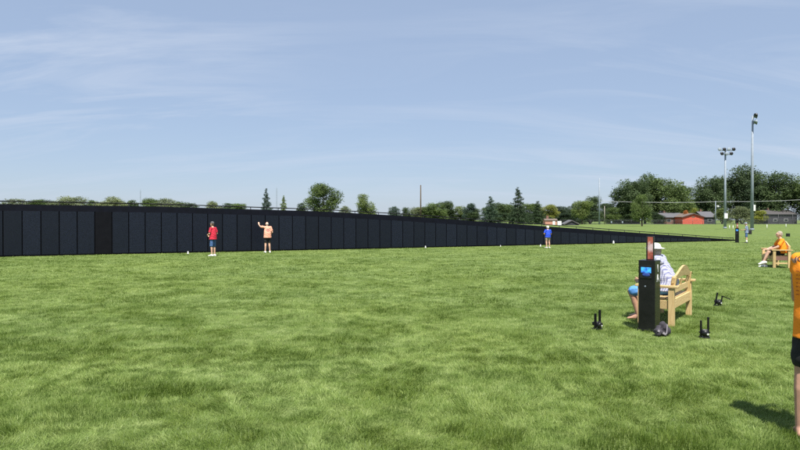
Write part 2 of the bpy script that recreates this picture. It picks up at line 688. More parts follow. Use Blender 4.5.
def vnoise(x, y, scale, seed):
    r = np.random.default_rng(seed)
    g = r.random((256, 256))
    x, y = x * scale + 500, y * scale + 500
    xi, yi = np.floor(x).astype(int), np.floor(y).astype(int)
    fx, fy = x - xi, y - yi
    fx, fy = fx * fx * (3 - 2 * fx), fy * fy * (3 - 2 * fy)
    a, b = g[xi % 256, yi % 256], g[(xi + 1) % 256, yi % 256]
    c, d = g[xi % 256, (yi + 1) % 256], g[(xi + 1) % 256, (yi + 1) % 256]
    return (a * (1 - fx) + b * fx) * (1 - fy) + (c * (1 - fx) + d * fx) * fy


def blades():
    V, T, tint, tuftv = [], [], [], []
    off = 0
    for y0, y1, dens, wid, hgt, five in ((2.6, 4.0, 3000, .005, .065, 0), (4.0, 5.6, 12500, .0033, .052, 1), (5.6, 8, 8200, .0042, .052, 1),
                                         (8, 12, 4200, .0062, .052, 0), (12, 18, 1700, .010, .048, 0),
                                         (18, 26, 560, .020, .046, 0), (26, 38, 230, .032, .040, 0), (38, 62, 95, .050, .036, 0)):
        hw = 0.70 * y1 + 1.5
        n = int(dens * (y1 - y0) * 2 * hw)
        x = rng.uniform(-hw, hw, n)
        y = rng.uniform(y0, y1, n)
        keep = np.abs(x) < 0.70 * y + 1.5
        clump = vnoise(x, y, 9.0, 3) * 0.6 + vnoise(x, y, 3.1, 4) * 0.4
        keep &= rng.random(n) < (0.45 + 0.8 * clump)
        keep &= rng.random(n) > np.clip((y - 30) / 32, 0, 1) * .95
        x, y, clump = x[keep], y[keep], clump[keep]
        n = len(x)
        h = hgt * rng.uniform(0.40, 1.15, n) * (0.55 + 0.65 * vnoise(x, y, 2.6, 5)) * (0.75 + 0.5 * clump)
        tf = vnoise(x, y, 1.5, 21) * .5 + vnoise(x, y, 4.2, 22) * .32 + vnoise(x, y, 11.0, 23) * .18
        tf = np.clip((tf - .53) / .13, 0, 1) * rng.uniform(.35, .95, n)
        h = h * (1 + .40 * tf)
        az = vnoise(x, y, 2.3, 6) * 9 + vnoise(x, y, 7.0, 7) * 4 + rng.normal(0, 0.9, n)
        lean = np.clip(0.25 + 0.85 * vnoise(x, y, 1.1, 8) + rng.normal(0, 0.22, n), 0.05, 1.5)
        dx, dy = np.cos(az), np.sin(az)
        tw = az + PI / 2 + rng.normal(0, 0.7, n)
        wx, wy = np.cos(tw) * wid * 0.5 * rng.uniform(.6, 1.3, n), np.sin(tw) * wid * 0.5
        b = np.stack([x, y, np.full(n, -0.004)], 1)
        wv = np.stack([wx, wy, np.zeros(n)], 1)
        ld = np.stack([dx * h * lean, dy * h * lean, h / np.sqrt(1 + 0.6 * lean ** 2)], 1)
        tip = b + ld
        if five:
            mid = b + ld * np.array([0.36, 0.36, 0.62])
            vv = np.stack([b - wv, b + wv, mid + wv * 0.85, mid - wv * 0.85, tip], 1).reshape(-1, 3)
            ix = off + np.arange(n)[:, None] * 5
            tt = np.concatenate([ix + np.array([[0, 1, 2]]), ix + np.array([[0, 2, 3]]), ix + np.array([[3, 2, 4]])], 0)
            k = 5
        else:
            vv = np.stack([b - wv, b + wv, tip], 1).reshape(-1, 3)
            ix = off + np.arange(n)[:, None] * 3
            tt = ix + np.array([[0, 1, 2]])
            k = 3
        tn = np.clip(rng.beta(1.6, 2.4, n) + 0.25 * (lean - 0.6), 0, 1)
        V.append(vv)
        T.append(tt)
        tint.append(np.repeat(tn, k))
        tuftv.append(np.repeat(tf, k))
        off += n * k
    V, T, tint = np.concatenate(V), np.concatenate(T), np.concatenate(tint)
    me = np_mesh('grass', V, T)
    a = me.attributes.new('tint', 'FLOAT', 'POINT')
    a.data.foreach_set('value', tint.astype(np.float32))
    a2 = me.attributes.new('tuft', 'FLOAT', 'POINT')
    a2.data.foreach_set('value', np.concatenate(tuftv).astype(np.float32))
    return tag(link('grass', me, M['blade']), 'short mown lawn blades with pale and dark green patches', 'grass', kind='stuff')


blades()

# ------------------------------------------------------------------ memorial wall
W0, W1 = G(0, 256.9), G(735, 240.8)
WD = (W1 - W0)
WL = WD.length
WD.normalize()
WN = Vector((WD.y, -WD.x, 0))           # faces the viewer


def s_of(xpx):
    k = (xpx - 400) / F
    # (W0 + s WD).x = k * y
    return (k * W0.y - W0.x) / (WD.x - k * WD.y)


RAIL = [(0, 201), (160, 204), (320, 209.3), (400, 213.7), (460, 218), (540, 224), (580, 227), (620, 230), (680, 234.3), (731, 238)]
TOP = [(0, 204.0), (160, 206.6), (320, 211.3), (400, 215.7), (460, 220.0), (540, 225.9), (580, 228.8), (620, 231.6), (680, 235.8), (735, 239.7)]


def profile(tab):
    return [(s_of(x), at(x, y, (W0 + WD * s_of(x)).y).z) for x, y in tab]


RP, TP = profile(RAIL), profile(TOP)


def hgt(tab, s):
    return float(np.interp(s, [a for a, _ in tab], [b for _, b in tab]))


sA, sB = s_of(3), s_of(477)
PW = (sB - sA) / 34
s_first = sA - 7 * PW
joints = []
s = s_first
while s < WL - 0.1:
    joints.append(s)
    s += PW
joints.append(WL)

wall = empty('memorial_wall', W0, math.atan2(WD.y, WD.x),
             'long black memorial wall of tall engraved panels tapering down to the right', 'wall')
# local frame: x along, -y towards the viewer
hdr = MB()
for i in range(len(joints) - 1):
    a, b = joints[i], joints[i + 1]
    za, zb = hgt(TP, a), hgt(TP, b)
    ba, bb = min(0.31, 0.45 * za), min(0.31, 0.45 * zb)
    g = 0.023
    pts = [(a + g, -0.02, 0.07), (b - g, -0.02, 0.07), (b - g, -0.02, zb - bb), (a + g, -0.02, za - ba)]
    if zb - bb > 0.13:
        xm = (s_of(101) + s_of(119)) / 2
        blank = a < xm < b
        p = MB().prism(pts, (0, 0.03, 0)).build('panel', M['panel_blank'] if blank else M['panel'], wall)
        if blank:
            tag(p, 'plain darker panel without names')
    q = [(a, -0.008, za - ba), (b, -0.008, zb - bb), (b, -0.008, zb), (a, -0.008, za)]
    hdr.prism(q, (0, 0.05, 0))
hdr.build('header_band', M['band_black'], wall)
back = MB()
for i in range(len(joints) - 1):
    a, b = joints[i], joints[i + 1]
    za, zb = hgt(TP, a), hgt(TP, b)
    back.prism([(a, 0.014, 0.0), (b, 0.014, 0.0), (b, 0.014, zb - min(.31, .45 * zb)), (a, 0.014, za - min(.31, .45 * za))], (0, 0.03, 0))
back.build('backing_frame', M['gap_black'], wall)
kb = MB()
for i in range(len(joints) - 1):
    a, b = joints[i], joints[i + 1]
    kb.beam((a, -0.03, 0.03), (b, -0.03, 0.03), 0.06, 0.07)
kb.build('bottom_rail', M['gap_black'], wall)
rl = MB()
for i in range(len(joints) - 1):
    a, b = joints[i], joints[i + 1]
    rl.cyl((a, 0.16, hgt(RP, a)), (b, 0.16, hgt(RP, b)), 0.028, seg=8)
rl.build('top_rail', M['black_metal'], wall, True)
for i in range(0, len(joints), 2):
    a = joints[i]
    MB().cyl((a, 0.16, 0), (a, 0.16, hgt(RP, a)), 0.022, seg=8).cyl((a, 0.16, hgt(TP, a) - .06), (a, 0.05, hgt(TP, a) - .06), 0.015, seg=6) \
        .build('post', M['black_metal'], wall, True)
    h = hgt(TP, a)
    if h > 0.6:
        MB().beam((a, 0.9, 0.02), (a, 0.17, h * 0.75), 0.04, 0.04).build('brace', M['black_metal'], wall)

# small white marker lights along the wall foot
mk_spots = [(188, 255.2, 'small white marker light below the red shirted person, leftmost along the wall'),
            (425.5, 249.0, 'white marker light by the wall near mid picture, under the tall thin mast'),
            (469.5, 246.3, 'white marker light by the wall between mid wall and blue person'),
            (500.5, 247.3, 'faint low white marker light nearer than its neighbours left of blue person'),
            (540.5, 247.5, 'white marker light on the grass just left of the blue shirted person'),
            (613.5, 244.8, 'larger white marker light right of the blue person, at the low wall')]
proto_mk = None
for x, y, lab in mk_spots:
    if proto_mk is None:
        mk = empty('marker_light')
        MB().cyl((0, 0, 0), (0, 0, 0.11), 0.012, seg=8).build('stake', M['black_plastic'], mk)
        MB().cyl((0, 0, 0.08), (0, 0, 0.20), 0.052, 0.036, seg=14).cyl((0, 0, 0.20), (0, 0, 0.225), 0.036, 0.012, seg=14).build('lamp_head', M['lens_white'], mk)
        proto_mk = mk
    else:
        mk = copy_tree(proto_mk)
    mk.location = G(x, y)
    sc = {613.5: 1.25, 500.5: 0.6}.get(x, 0.85)
    mk.scale = (sc,) * 3
    tag(mk, lab, 'marker light', 'white marker lights along the wall')

# ------------------------------------------------------------------ ground spotlights near the bench
def spot(x, y, rz, tilt, lab, bent=False):
    r = empty('ground_spotlight', G(x, y), rz, lab, 'spotlight', 'black ground spotlights on the lawn')
    MB().box((0, 0, 0.012), (0.13, 0.10, 0.024), bevel=0.006).cyl((0, 0, -.08), (0, 0, .03), 0.010, seg=8).build('base', M['black_plastic'], r)
    b = MB()
    b.box((0, 0.0, 0.085), (.088, .085, .082), (-.25, 0, 0), bevel=.014)
    b.cyl((0, -.030, .078), (0, -.062, .068), .046, .050, 14)
    b.cyl((-.03, .03, .03), (-.075, .03, .0), .012, seg=6)
    b.box((0, 0.075, 0.085), (.05, .03, .05), bevel=.006)
    b.build('lamp_body', M['black_plastic'], r, True)
    MB().hull(((0.032, -0.060, 0.072), (.017, .006, .026))).build('lens', M['lens_white'], r, True)
    for sgn, hh in ((-1, 0.255), (1, 0.305)):
        m_ = MB()
        if bent and sgn > 0:
            m_.beam((0.062, 0, 0.03), (0.09, 0.0, 0.20), 0.014, 0.030, 0.003, up=(0, 1, 0))
            m_.beam((0.085, 0.0, 0.20), (0.245, -0.02, 0.135), 0.016, 0.030, 0.003, up=(0, 1, 0))
        elif bent:
            m_.beam((-0.062, 0, 0.02), (-0.005, 0.01, 0.27), 0.016, 0.034, 0.003, up=(0, 1, 0))
        else:
            m_.beam((sgn * 0.048, 0, 0.02), (sgn * 0.048, 0, hh), 0.024, 0.034, 0.003, up=(0, 1, 0))
        m_.build('upright_bar', M['black_metal'], r)
    MB().cyl((-0.075, 0, 0.085), (0.075, 0, 0.085), 0.010, seg=8).build('pivot', M['black_metal'], r)
    return r


spot(597.5, 329.5, 0.5, 0, 'black spotlight with two upright bars alone on grass left of kiosk')
spot(704.5, 338.0, -0.25, 0, 'black spotlight with two upright bars on grass right of grey bag')
spot(718.0, 306.0, 0.1, 0, 'black spotlight with one bar bent sideways on grass right of bench', True)

# ------------------------------------------------------------------ information kiosks
def text_mesh(body, size, ext=0.002):
    cu = bpy.data.curves.new('t', 'FONT')
    cu.body = body
    cu.size = size
    cu.align_x = 'CENTER'
    cu.align_y = 'CENTER'
    cu.extrude = ext
    cu.resolution_u = 4
    o = bpy.data.objects.new('t', cu)
    C.objects.link(o)
    dg = bpy.context.evaluated_depsgraph_get()
    me = bpy.data.meshes.new_from_object(o.evaluated_get(dg))
    bpy.data.objects.remove(o)
    bpy.data.curves.remove(cu)
    return me


def kiosk(loc, rz, lab, W=0.25, H=1.10):
    r = empty('information_kiosk', loc, rz, lab, 'kiosk', 'black information kiosks')
    MB().box((0, 0, H / 2), (W, W, H), bevel=0.008).box((0, 0, 0.02), (W + .03, W + .03, 0.04), bevel=0.006).build('cabinet', M['kiosk_black'], r)
    f = MB().box((-0.01, -W / 2 - 0.004, H - 0.175), (0.175, 0.012, 0.20), bevel=0.003).build('screen_frame', M['black_plastic'], r)
    MB().box((-0.005, -W / 2 - 0.012, H - 0.15), (0.150, 0.006, 0.085)).build('screen', M['screen'], f)
    MB().hull(((-0.005, -W / 2 - 0.012, H - 0.225), (0.062, 0.008, 0.03))).build('keypad', mat('blue_keys', (0.03, 0.06, 0.26), 0.3, 0.3, 20), f, True)
    MB().cyl((-0.02, -W / 2 + .002, H - 0.40), (-0.02, -W / 2 - 0.006, H - 0.40), 0.012, seg=12).build('lock', M['steel'], r)
    s_ = MB().box((0.010, 0.01, H + 0.185), (0.112, 0.05, 0.37), bevel=0.004).build('sign_frame', M['black_plastic'], r)
    MB().box((0.018, -0.0165, H + 0.185), (0.078, 0.006, 0.345)).build('picture', M['picture'], s_)
    for t, z in (('I', H - 0.13), ('A', H - 0.28)):
        me = text_mesh(t, 0.17)
        me.transform(Matrix.Translation((W / 2 + 0.003, 0.0, z)) @ Euler((PI / 2, 0, PI / 2)).to_matrix().to_4x4())
        link('lettering', me, M['white_paint'], r)
    return r


def heading(d):
    """rotation that turns local +Y to world direction d"""
    return math.atan2(-d[0], d[1])


kp = G(648.5, 332.0) + Vector((.06, .12, 0))
kiosk(kp, heading((.65, .76)), 'black box kiosk with blue screen beside the near wooden bench')
k2 = G(737.0, 242.6)
kiosk(k2, heading((.45, .89)), 'black box kiosk far off near the light pole, beside a standing person')

# grey weight bag at the kiosk foot
bp = G(662, 336)
bag = empty('weight_bag', bp, 0.35, 'slumped dark grey fabric bag lying at the foot of the near kiosk', 'bag')
MB().hull(((-.07, 0, .055), (.055, .075, .055)), ((-.05, .02, .11), (.04, .05, .04))).hull(((.07, 0, .06), (.06, .085, .06)), ((.035, .02, .145), (.045, .05, .05))) \
    .hull(((-.05, 0, .04), (.05, .06, .03)), ((.06, 0, .04), (.05, .06, .03))).hull(((.1, .03, .1), (.025, .04, .03)), ((.03, .03, .17), (.03, .03, .02))) \
    .fuse('sack', M['bag_cloth'], bag, 0.010, 2, 0.006, 30)
MB().beam((-.115, -.04, .09), (.0, -.085, .035), .008, .028).beam((.0, -.09, .04), (.05, -.05, .16), .008, .028).build('strap', mat('strap', (.30, .27, .30), .8, .2, 10), bag)

bag.scale = (1.02, 1.02, 1.08)

# ------------------------------------------------------------------ wooden benches
BL, BD = 1.50, 0.56      # length between outer posts, depth


def bench(loc, rz, lab, shaded_side=False):
    """local: rear posts at y=0, seat towards +y, x along the length (0..BL)"""
    r = empty('wooden_bench', loc, rz, lab, 'bench', 'pale wooden benches')
    pm = M['pine']
    t = 0.04
    for x in (0.045, BL - 0.045):
        m_ = MB().box((x, 0.045, 0.31), (0.09, 0.09, 0.62), bevel=0.006)
        m_.build('leg', M['pine_upright'], r)
        MB().box((x, BD - 0.045, 0.31), (0.09, 0.09, 0.62), bevel=0.006).build('leg', M['pine_upright'], r)
        MB().box((x, BD / 2 - .01, 0.64), (0.125, BD + 0.10, 0.038), bevel=0.008).build('armrest', pm, r)
        MB().box((x, BD / 2, 0.345), (0.036, BD - 0.184, 0.14), bevel=0.004).build('side_apron', M['brown_wall'] if shaded_side else pm, r)  # far bench: dark brown apron colour stands in for shade on its side
        if shaded_side:
            MB().box((x, BD / 2, 0.17), (0.036, BD - 0.184, 0.05), bevel=0.004).build('stretcher', pm, r)
    for k in range(5):
        y = 0.10 + k * 0.098
        MB().box((BL / 2, y, 0.432), (BL - 0.184, 0.088, 0.032), bevel=0.005).build('seat_board', pm, r)
    MB().box((BL / 2, BD - .03, 0.35), (BL - 0.184, 0.036, 0.13), bevel=0.004).build('front_apron', pm, r)
    MB().box((BL / 2, 0.03, 0.36), (BL - 0.184, 0.036, 0.15), bevel=0.004).build('rear_apron', pm, r)
    br = empty_part('backrest', r)
    lean = 0.16

    def yb(z):
        return 0.075 - (z - 0.45) * lean
    for x in (0.115, BL - 0.115):
        MB().beam((x, yb(.45), .42), (x, yb(.80), .80), 0.045, 0.07, 0.005, up=(0, 1, 0)).build('back_post', M['pine_upright'], br)
    MB().beam((0.14, yb(.58), .57), (BL - .14, yb(.58), .57), 0.032, 0.10, 0.004).build('back_rail', pm, br)
    # arched crest board
    pts = []
    n = 24
    for i in range(n + 1):
        u = i / n
        x = 0.07 + u * (BL - 0.14)
        e = abs(2 * u - 1)
        z = 0.79 + 0.165 * (0.40 * (1 - e * e) + 0.60 * (0.5 + 0.5 * math.cos(PI * min(1, e / 0.92))))
        pts.append((x, z))
    low = []
    for i in range(n + 1):
        u = 1 - i / n
        x = 0.07 + u * (BL - 0.14)
        e = abs(2 * u - 1)
        z = 0.70 + 0.075 * (1 - e * e)
        low.append((x, z))
    poly = [(x, yb(z) - 0.018, z) for x, z in pts + low]
    MB().prism(poly, (0, 0.036, 0)).build('crest_board', pm, br)
    for i in range(1, 8):
        x = 0.115 + i * (BL - 0.23) / 8
        if i in (1, 4, 7):
            MB().beam((x, yb(.60), .615), (x, yb(.76), .73), 0.075, 0.022, 0.003, up=(0, 1, 0)).build('back_slat', M['pine_upright'], br)
    return r


def empty_part(name, parent):
    o = bpy.data.objects.new(name, None)
    C.objects.link(o)
    o.parent = parent
    return o


b_rear = G(671.5, 326.5)
b_far = G(691.5, 313.5)
bdir = (b_far - b_rear).normalized()
bface = Vector((-bdir.y, bdir.x, 0))
b1_org = b_rear - bdir * 0.045 - bface * 0.045
b1_rz = math.atan2(bdir.y, bdir.x)
bench(b1_org, b1_rz, 'near pale wooden bench with arched back behind the black kiosk')
f2 = Vector((-0.955, 0.30, 0))
b2_front = G(774.5, 268.0)
b2_org = b2_front - f2 * (BD - .045)
b2_rz = math.atan2(f2.y, f2.x) - PI / 2
bench(b2_org, b2_rz, 'wooden bench with side boards coloured dark for shade, far right under the seated person in orange', True)

# ------------------------------------------------------------------ people
def V3(*a):
    return Vector(a)


def lerp(a, b, t):
    return Vector(a) + (Vector(b) - Vector(a)) * t


def add_hand(mb, wrist, d, nrm, curl=0.35, side=1, spread=1.0):
    """palm, four unequal fingers and a thumb. d along the hand, nrm out of the palm"""
    d = Vector(d).normalized()
    nrm = (Vector(nrm) - d * Vector(nrm).dot(d)).normalized()
    sx = d.cross(nrm) * side        # thumb side
    w_ = Vector(wrist)
    p = lambda a, b, c: w_ + d * a + sx * b + nrm * c
    mb.hull((p(0, 0, 0), .024), (p(.045, .020, 0), .017), (p(.085, .030, 0), .013), (p(.085, -.030, 0), .012), (p(.04, -.026, 0), .015))
    for k, (o, L) in enumerate(((.030, .070), (.010, .080), (-.011, .074), (-.031, .058))):
        a0 = p(.088, o, 0)
        ang = curl * (1 + 0.12 * k)
        d1 = d * math.cos(ang * .7) + nrm * math.sin(ang * .7) + sx * (o * 2.2 * spread)
        d2 = d * math.cos(ang * 1.7) + nrm * math.sin(ang * 1.7) + sx * (o * 1.5 * spread)
        a1 = a0 + d1.normalized() * L * .5
        a2 = a1 + d2.normalized() * L * .5
        mb.hull((a0, .0098), (a1, .0090))
        mb.hull((a1, .0090), (a2, .0075))
    t0 = p(.03, .026, .004)
    t1 = t0 + (d * .7 + sx * .7 + nrm * .25).normalized() * .040
    t2 = t1 + (d * .9 + sx * .35 + nrm * .35).normalized() * .030
    mb.hull((t0, .014), (t1, .011))
    mb.hull((t1, .011), (t2, .009))


STAND = dict(pelvis=(0, 0, .95), waist=(0, 0, 1.09), chest=(0, .0, 1.27), neck=(0, -.01, 1.45), head=(0, .025, 1.635),
             shl=(-.185, -.005, 1.415), shr=(.185, -.005, 1.415), ell=(-.245, -.03, 1.13), elr=(.245, -.03, 1.13),
             wrl=(-.235, .06, .90), wrr=(.235, .06, .90),
             hpl=(-.09, 0, .91), hpr=(.09, 0, .91), knl=(-.105, .015, .50), knr=(.105, .015, .50),
             anl=(-.11, -.02, .085), anr=(.11, -.02, .085), ftl=(-.15, 1, 0), ftr=(.15, 1, 0))


def person(loc, rz, lab, pose, skin='skin', shirt='red_cloth', shorts='denim', scale=1.0, hair='grey_hair', hat=None, shoe='white_shoe',
           short_t=0.72, voxel=0.009, belly=0.0, sleeve=0.55, hem=0.0, hand_dirs=None, curl=.35, look=0.0, sock=None, group=None, bald=False, girth=1.0, sr=.064, hemw=1.0, wob=.0035):
    P = {k: Vector(v) for k, v in {**STAND, **pose}.items()}
    r = empty('person', loc, rz, lab, 'person', group)
    r.scale = scale if isinstance(scale, tuple) else (scale,) * 3
    b = MB()
    H = P['head']
    lk = Matrix.Rotation(look, 3, 'Z')

    def hp(x, y, z):
        return H + lk @ Vector((x, y, z))
    # head with brow, cheeks, nose, chin and ears
    b.hull((hp(0, -.012, .022), (.076, .094, .096)), (hp(0, .02, .0), (.070, .078, .085)))
    b.hull((hp(0, .03, -.02), (.064, .066, .07)), (hp(0, .052, -.085), (.038, .036, .030)))
    b.hull((hp(0, .098, .012), (.009, .010, .012)), (hp(0, .112, -.022), (.015, .014, .011)))
    b.hull((hp(-.03, .088, .03), .014), (hp(.03, .088, .03), .014))
    b.hull((hp(-.018, .088, -.058), .009), (hp(.018, .088, -.058), .009))
    for sg in (-1, 1):
        b.hull((hp(sg * .078, -.008, .012), (.010, .020, .026)), (hp(sg * .074, -.002, -.028), (.009, .013, .012)))
    b.hull((P['neck'] + V3(0, 0, -.03), (.066, .062, .04)), (hp(0, -.012, -.06), .054))
    # trunk
    b.hull((P['chest'], (.150, .098, .15)), (P['waist'], (.135, .095 + belly * .5, .09)))
    b.hull((P['waist'], (.135, .095 + belly * .5, .09)), (P['pelvis'], (.155, .105, .09)))
    b.hull((P['shl'], .05), (P['shr'], .05), (P['neck'] + V3(0, 0, -.01), .055), (P['chest'] + V3(0, 0, .05), (.13, .08, .08)))
    for s_ in 'lr':
        sg = -1 if s_ == 'l' else 1
        b.hull((P['sh' + s_], .054), (P['el' + s_], .041))
        m_ = lerp(P['el' + s_], P['wr' + s_], .28)
        b.hull((P['el' + s_], .040), (m_, .041))
        b.hull((m_, .041), (P['wr' + s_], .027))
        d = (P['wr' + s_] - P['el' + s_])
        nr = V3(-sg, 0.15, 0)
        if hand_dirs and s_ in hand_dirs:
            d, nr = Vector(hand_dirs[s_][0]), Vector(hand_dirs[s_][1])
        dn = d.normalized()
        nn = (nr - dn * nr.dot(dn)).normalized()
        sd = 1 if dn.cross(nn).dot(V3(0, 1, 0.35)) > 0 else -1
        add_hand(b, P['wr' + s_], d, nr, curl, sd)
        hpj, kn, an = P['hp' + s_], P['kn' + s_], P['an' + s_]
        b.hull((hpj, .088), (kn, .058))
        b.hull((kn, .058), (lerp(kn, an, .3) + V3(0, -.012, 0), .056))
        b.hull((lerp(kn, an, .3) + V3(0, -.012, 0), .056), (an, .037))
        fd = Vector(P['ft' + s_]).normalized()
        fx = fd.cross(V3(0, 0, 1)).normalized()
        up = fx.cross(fd)
        q = lambda a, c, x=0: an + fd * a + up * c + fx * x
        b.hull((q(-.045, -.055), (.032, .034, .030)), (q(0, -.01), .036), (q(.10, -.058), (.040, .040, .026)))
        b.hull((q(.10, -.058), (.042, .042, .026)), (q(.15, -.066, -.015), (.026, .03, .017)), (q(.155, -.066, .018), (.022, .028, .016)))
        for k in range(5):
            tx = (-.030 + .015 * k)
            b.hull((q(.14, -.068, tx), .013), (q(.178 - abs(tx) * .3, -.072, tx), .0105))
        if shoe:
            sm = MB()
            sm.hull((q(-.05, -.055), (.042, .042, .032)), (q(.0, -.02), .046), (q(.10, -.052), (.05, .05, .034)))
            sm.hull((q(.09, -.055), (.05, .05, .034)), (q(.175, -.064), (.040, .04, .024)))
            sm.hull((q(-.055, -.078), (.044, .044, .012)), (q(.18, -.078), (.042, .042, .012)))
            sm.fuse('shoe', M[shoe], r, max(voxel, .009), 2)
        if sock:
            k_ = lerp(an, kn, .34)
            MB().hull((an, .043), (k_, .054)).build('sock', M[sock], r, True)
    b.fuse('body', M[skin], r, voxel, 3)
    for sg in (-1, 1):
        MB().hull((hp(sg * .031, .092, .006), (.013, .008, .007))).build('eye', M['eye'], r, True)
    # shirt
    t = MB()
    ch, wa, pe = P['chest'], P['waist'], P['pelvis']
    t.hull((ch + V3(0, 0, .02), (.172, .120, .13)), (wa, (.158 + belly * .6, .118 + belly, .09)))
    hemv = pe + V3(0, 0, -.03 - hem)
    t.hull((wa, (.158 + belly * .6, .118 + belly, .09)), (hemv + V3(0, 0, .03), (.184 * hemw + belly * .4, .135 + belly * .6, .05)))
    t.hull((hemv + V3(0, 0, .04), (.182 * hemw + belly * .4, .135 + belly * .6, .05)), (hemv, (.190 * hemw + belly * .4, .142 + belly * .6, .012)))
    for v in t.bm.verts:
        v.co.x *= girth
        v.co.y *= girth
    t.hull((P['shl'] + V3(0, 0, .006), sr - .004), (P['shr'] + V3(0, 0, .006), sr - .004), (P['neck'] + V3(0, -.005, -.012), (.07, .066, .04)), (ch + V3(0, 0, .06), (.155, .105, .08)))
    for s_ in 'lr':
        e = lerp(P['sh' + s_], P['el' + s_], sleeve)
        t.hull((P['sh' + s_] + V3(0, 0, .004), sr), (e, sr + .006))
        if sleeve > 0.5:
            t.hull((lerp(P['sh' + s_], P['el' + s_], sleeve - .04), sr + .007), (lerp(P['sh' + s_], P['el' + s_], sleeve + .10), (sr + .006)))
    shirt_o = t.fuse('shirt', M[shirt], r, max(voxel, .010), 3, wob, 22 if wob > .003 else 13)
    # shorts
    q_ = MB()
    q_.hull((pe + V3(0, 0, -.01), (.150, .104, .06)), (pe + V3(0, 0, -.05), (.160, .112, .07)))
    for s_ in 'lr':
        hj, kn = P['hp' + s_], P['kn' + s_]
        e = lerp(hj, kn, short_t)
        q_.hull((hj, .088), (e, .088))
        q_.hull((lerp(hj, kn, short_t - .15), .090), (e, .091))
    q_.fuse('shorts', M[shorts], r, max(voxel, .010), 3, 0.0022, 26)
    # hair and headgear
    if hair:
        hm = MB()
        if bald:
            hm.hull((hp(0, -.030, -.01), (.0815, .082, .045)), (hp(0, -.045, .02), (.075, .070, .04)))
        else:
            hm.hull((hp(0, -.022, .035), (.083, .094, .092)), (hp(0, -.045, -.025), (.074, .070, .055)))
        hm.fuse('hair', M[hair], r, .009, 1, 0.0025, 70)
    if hat:
        kind, hmname = hat
        cm = MB()
        cm.hull((hp(0, -.012, .060), (.089, .106, .020)), (hp(0, -.015, .10), (.078, .09, .05)))
        o = cm.fuse('hat' if kind == 'brim' else 'cap', M[hmname], r, .009, 2, 0.001, 40)
        bm_ = MB()
        if kind == 'brim':
            bm_.hull((hp(0, -.01, .050), (.150, .175, .009)), (hp(0, -.01, .062), (.1, .12, .01)))
        else:
            bm_.hull((hp(0, .05, .052), (.078, .07, .008)), (hp(0, .135, .040), (.060, .05, .007)))
        bm_.build('brim', M[hmname], o, True)
    return r, P, shirt_o


def print_on(shirt_o, me, name, m, parent, centre, up_z=True):
    """lay flat lettering on the back of a shirt (local -Y side)"""
    bm = bmesh.new()
    bm.from_mesh(shirt_o.data)
    tree = BVHTree.FromBMesh(bm)
    out = bmesh.new()
    out.from_mesh(me)
    bmesh.ops.triangulate(out, faces=out.faces[:])
    bmesh.ops.subdivide_edges(out, edges=[e for e in out.edges if e.calc_length() > .02], cuts=2)
    for v in out.verts:
        # text x runs right as read from behind: local x as is when looking along +Y
        px, pz = centre[0] + v.co.x, centre[1] + v.co.y
        h = tree.ray_cast(Vector((px, -1, pz)), Vector((0, 1, 0)))
        y = h[0].y if h[0] is not None else -0.1
        v.co = Vector((px, y - 0.003, pz))
    me2 = bpy.data.meshes.new(name)
    out.to_mesh(me2)
    out.free()
    bm.free()
    return link(name, me2, m, parent)


# person in red by the wall
person(G(213.0, 256.0), heading((-0.93, 0.37)), 'person in red shirt and blue denim shorts facing the black wall', dict(
    ell=(-.25, .02, 1.15), elr=(.27, -.05, 1.16), wrl=(-.10, .24, 1.08), wrr=(.12, .22, 1.05), head=(0, .05, 1.63)),
    'skin', 'red_cloth', 'denim', 0.93, 'brown_hair', ('cap', 'grey_cloth'), 'white_shoe', 0.92, belly=.035, hem=.06, girth=1.12)
# person in pink reaching to the wall
pp = G(267.5, 252.5)
pr, pP, ps = person(pp, heading((-0.43, 0.90)), 'person in pink shirt and black shorts reaching up to the black wall', dict(
    ell=(-.34, .20, 1.45), wrl=(-.38, .44, 1.56), elr=(.27, -.02, 1.14), wrr=(.18, .20, 1.0), head=(-.01, .075, 1.60), neck=(0, .03, 1.44),
    chest=(0, .03, 1.27), shl=(-.19, .04, 1.43), shr=(.185, .02, 1.41), anl=(-.13, -.02, .085), anr=(.13, -.02, .085)),
    'skin', 'pink_cloth', 'black_cloth', 0.94, 'white_hair', None, 'white_shoe', 0.72, belly=.05, hem=.08, curl=.1, bald=True, girth=1.08,
    hand_dirs={'l': ((-.05, .35, .95), (0, 1, -.2))})
dm = bmesh.new()
bmesh.ops.create_grid(dm, x_segments=14, y_segments=14, size=1)
kill = [f for f in dm.faces if (f.calc_center_median().length > .95 or (int((f.calc_center_median().y + 1) * 7) % 3 == 2 and f.calc_center_median().length > .3))]
bmesh.ops.delete(dm, geom=kill, context='FACES')
for v in dm.verts:
    v.co = Vector((v.co.x * .115, v.co.y * .10, 0))
dme = bpy.data.meshes.new('d')
dm.to_mesh(dme)
dm.free()
print_on(ps, dme, 'back_print', mat('faded_print', (.34, .15, .13), .9, .4, 50), pr, (0.0, 1.26))
# person in blue
person(G(547.8, 248.0), heading((-0.38, 0.92)), 'person in bright blue shirt and white cap standing before the low wall', dict(
    ell=(-.28, .0, 1.16), wrl=(-.16, .2, 1.12), elr=(.25, .0, 1.13), wrr=(.15, .16, .98)),
    'skin', 'blue_cloth', 'beige_cloth', (0.95, 0.85, 0.765), 'white_hair', ('cap', 'white_cloth'), 'white_shoe', 0.5, belly=.05, hem=.06)
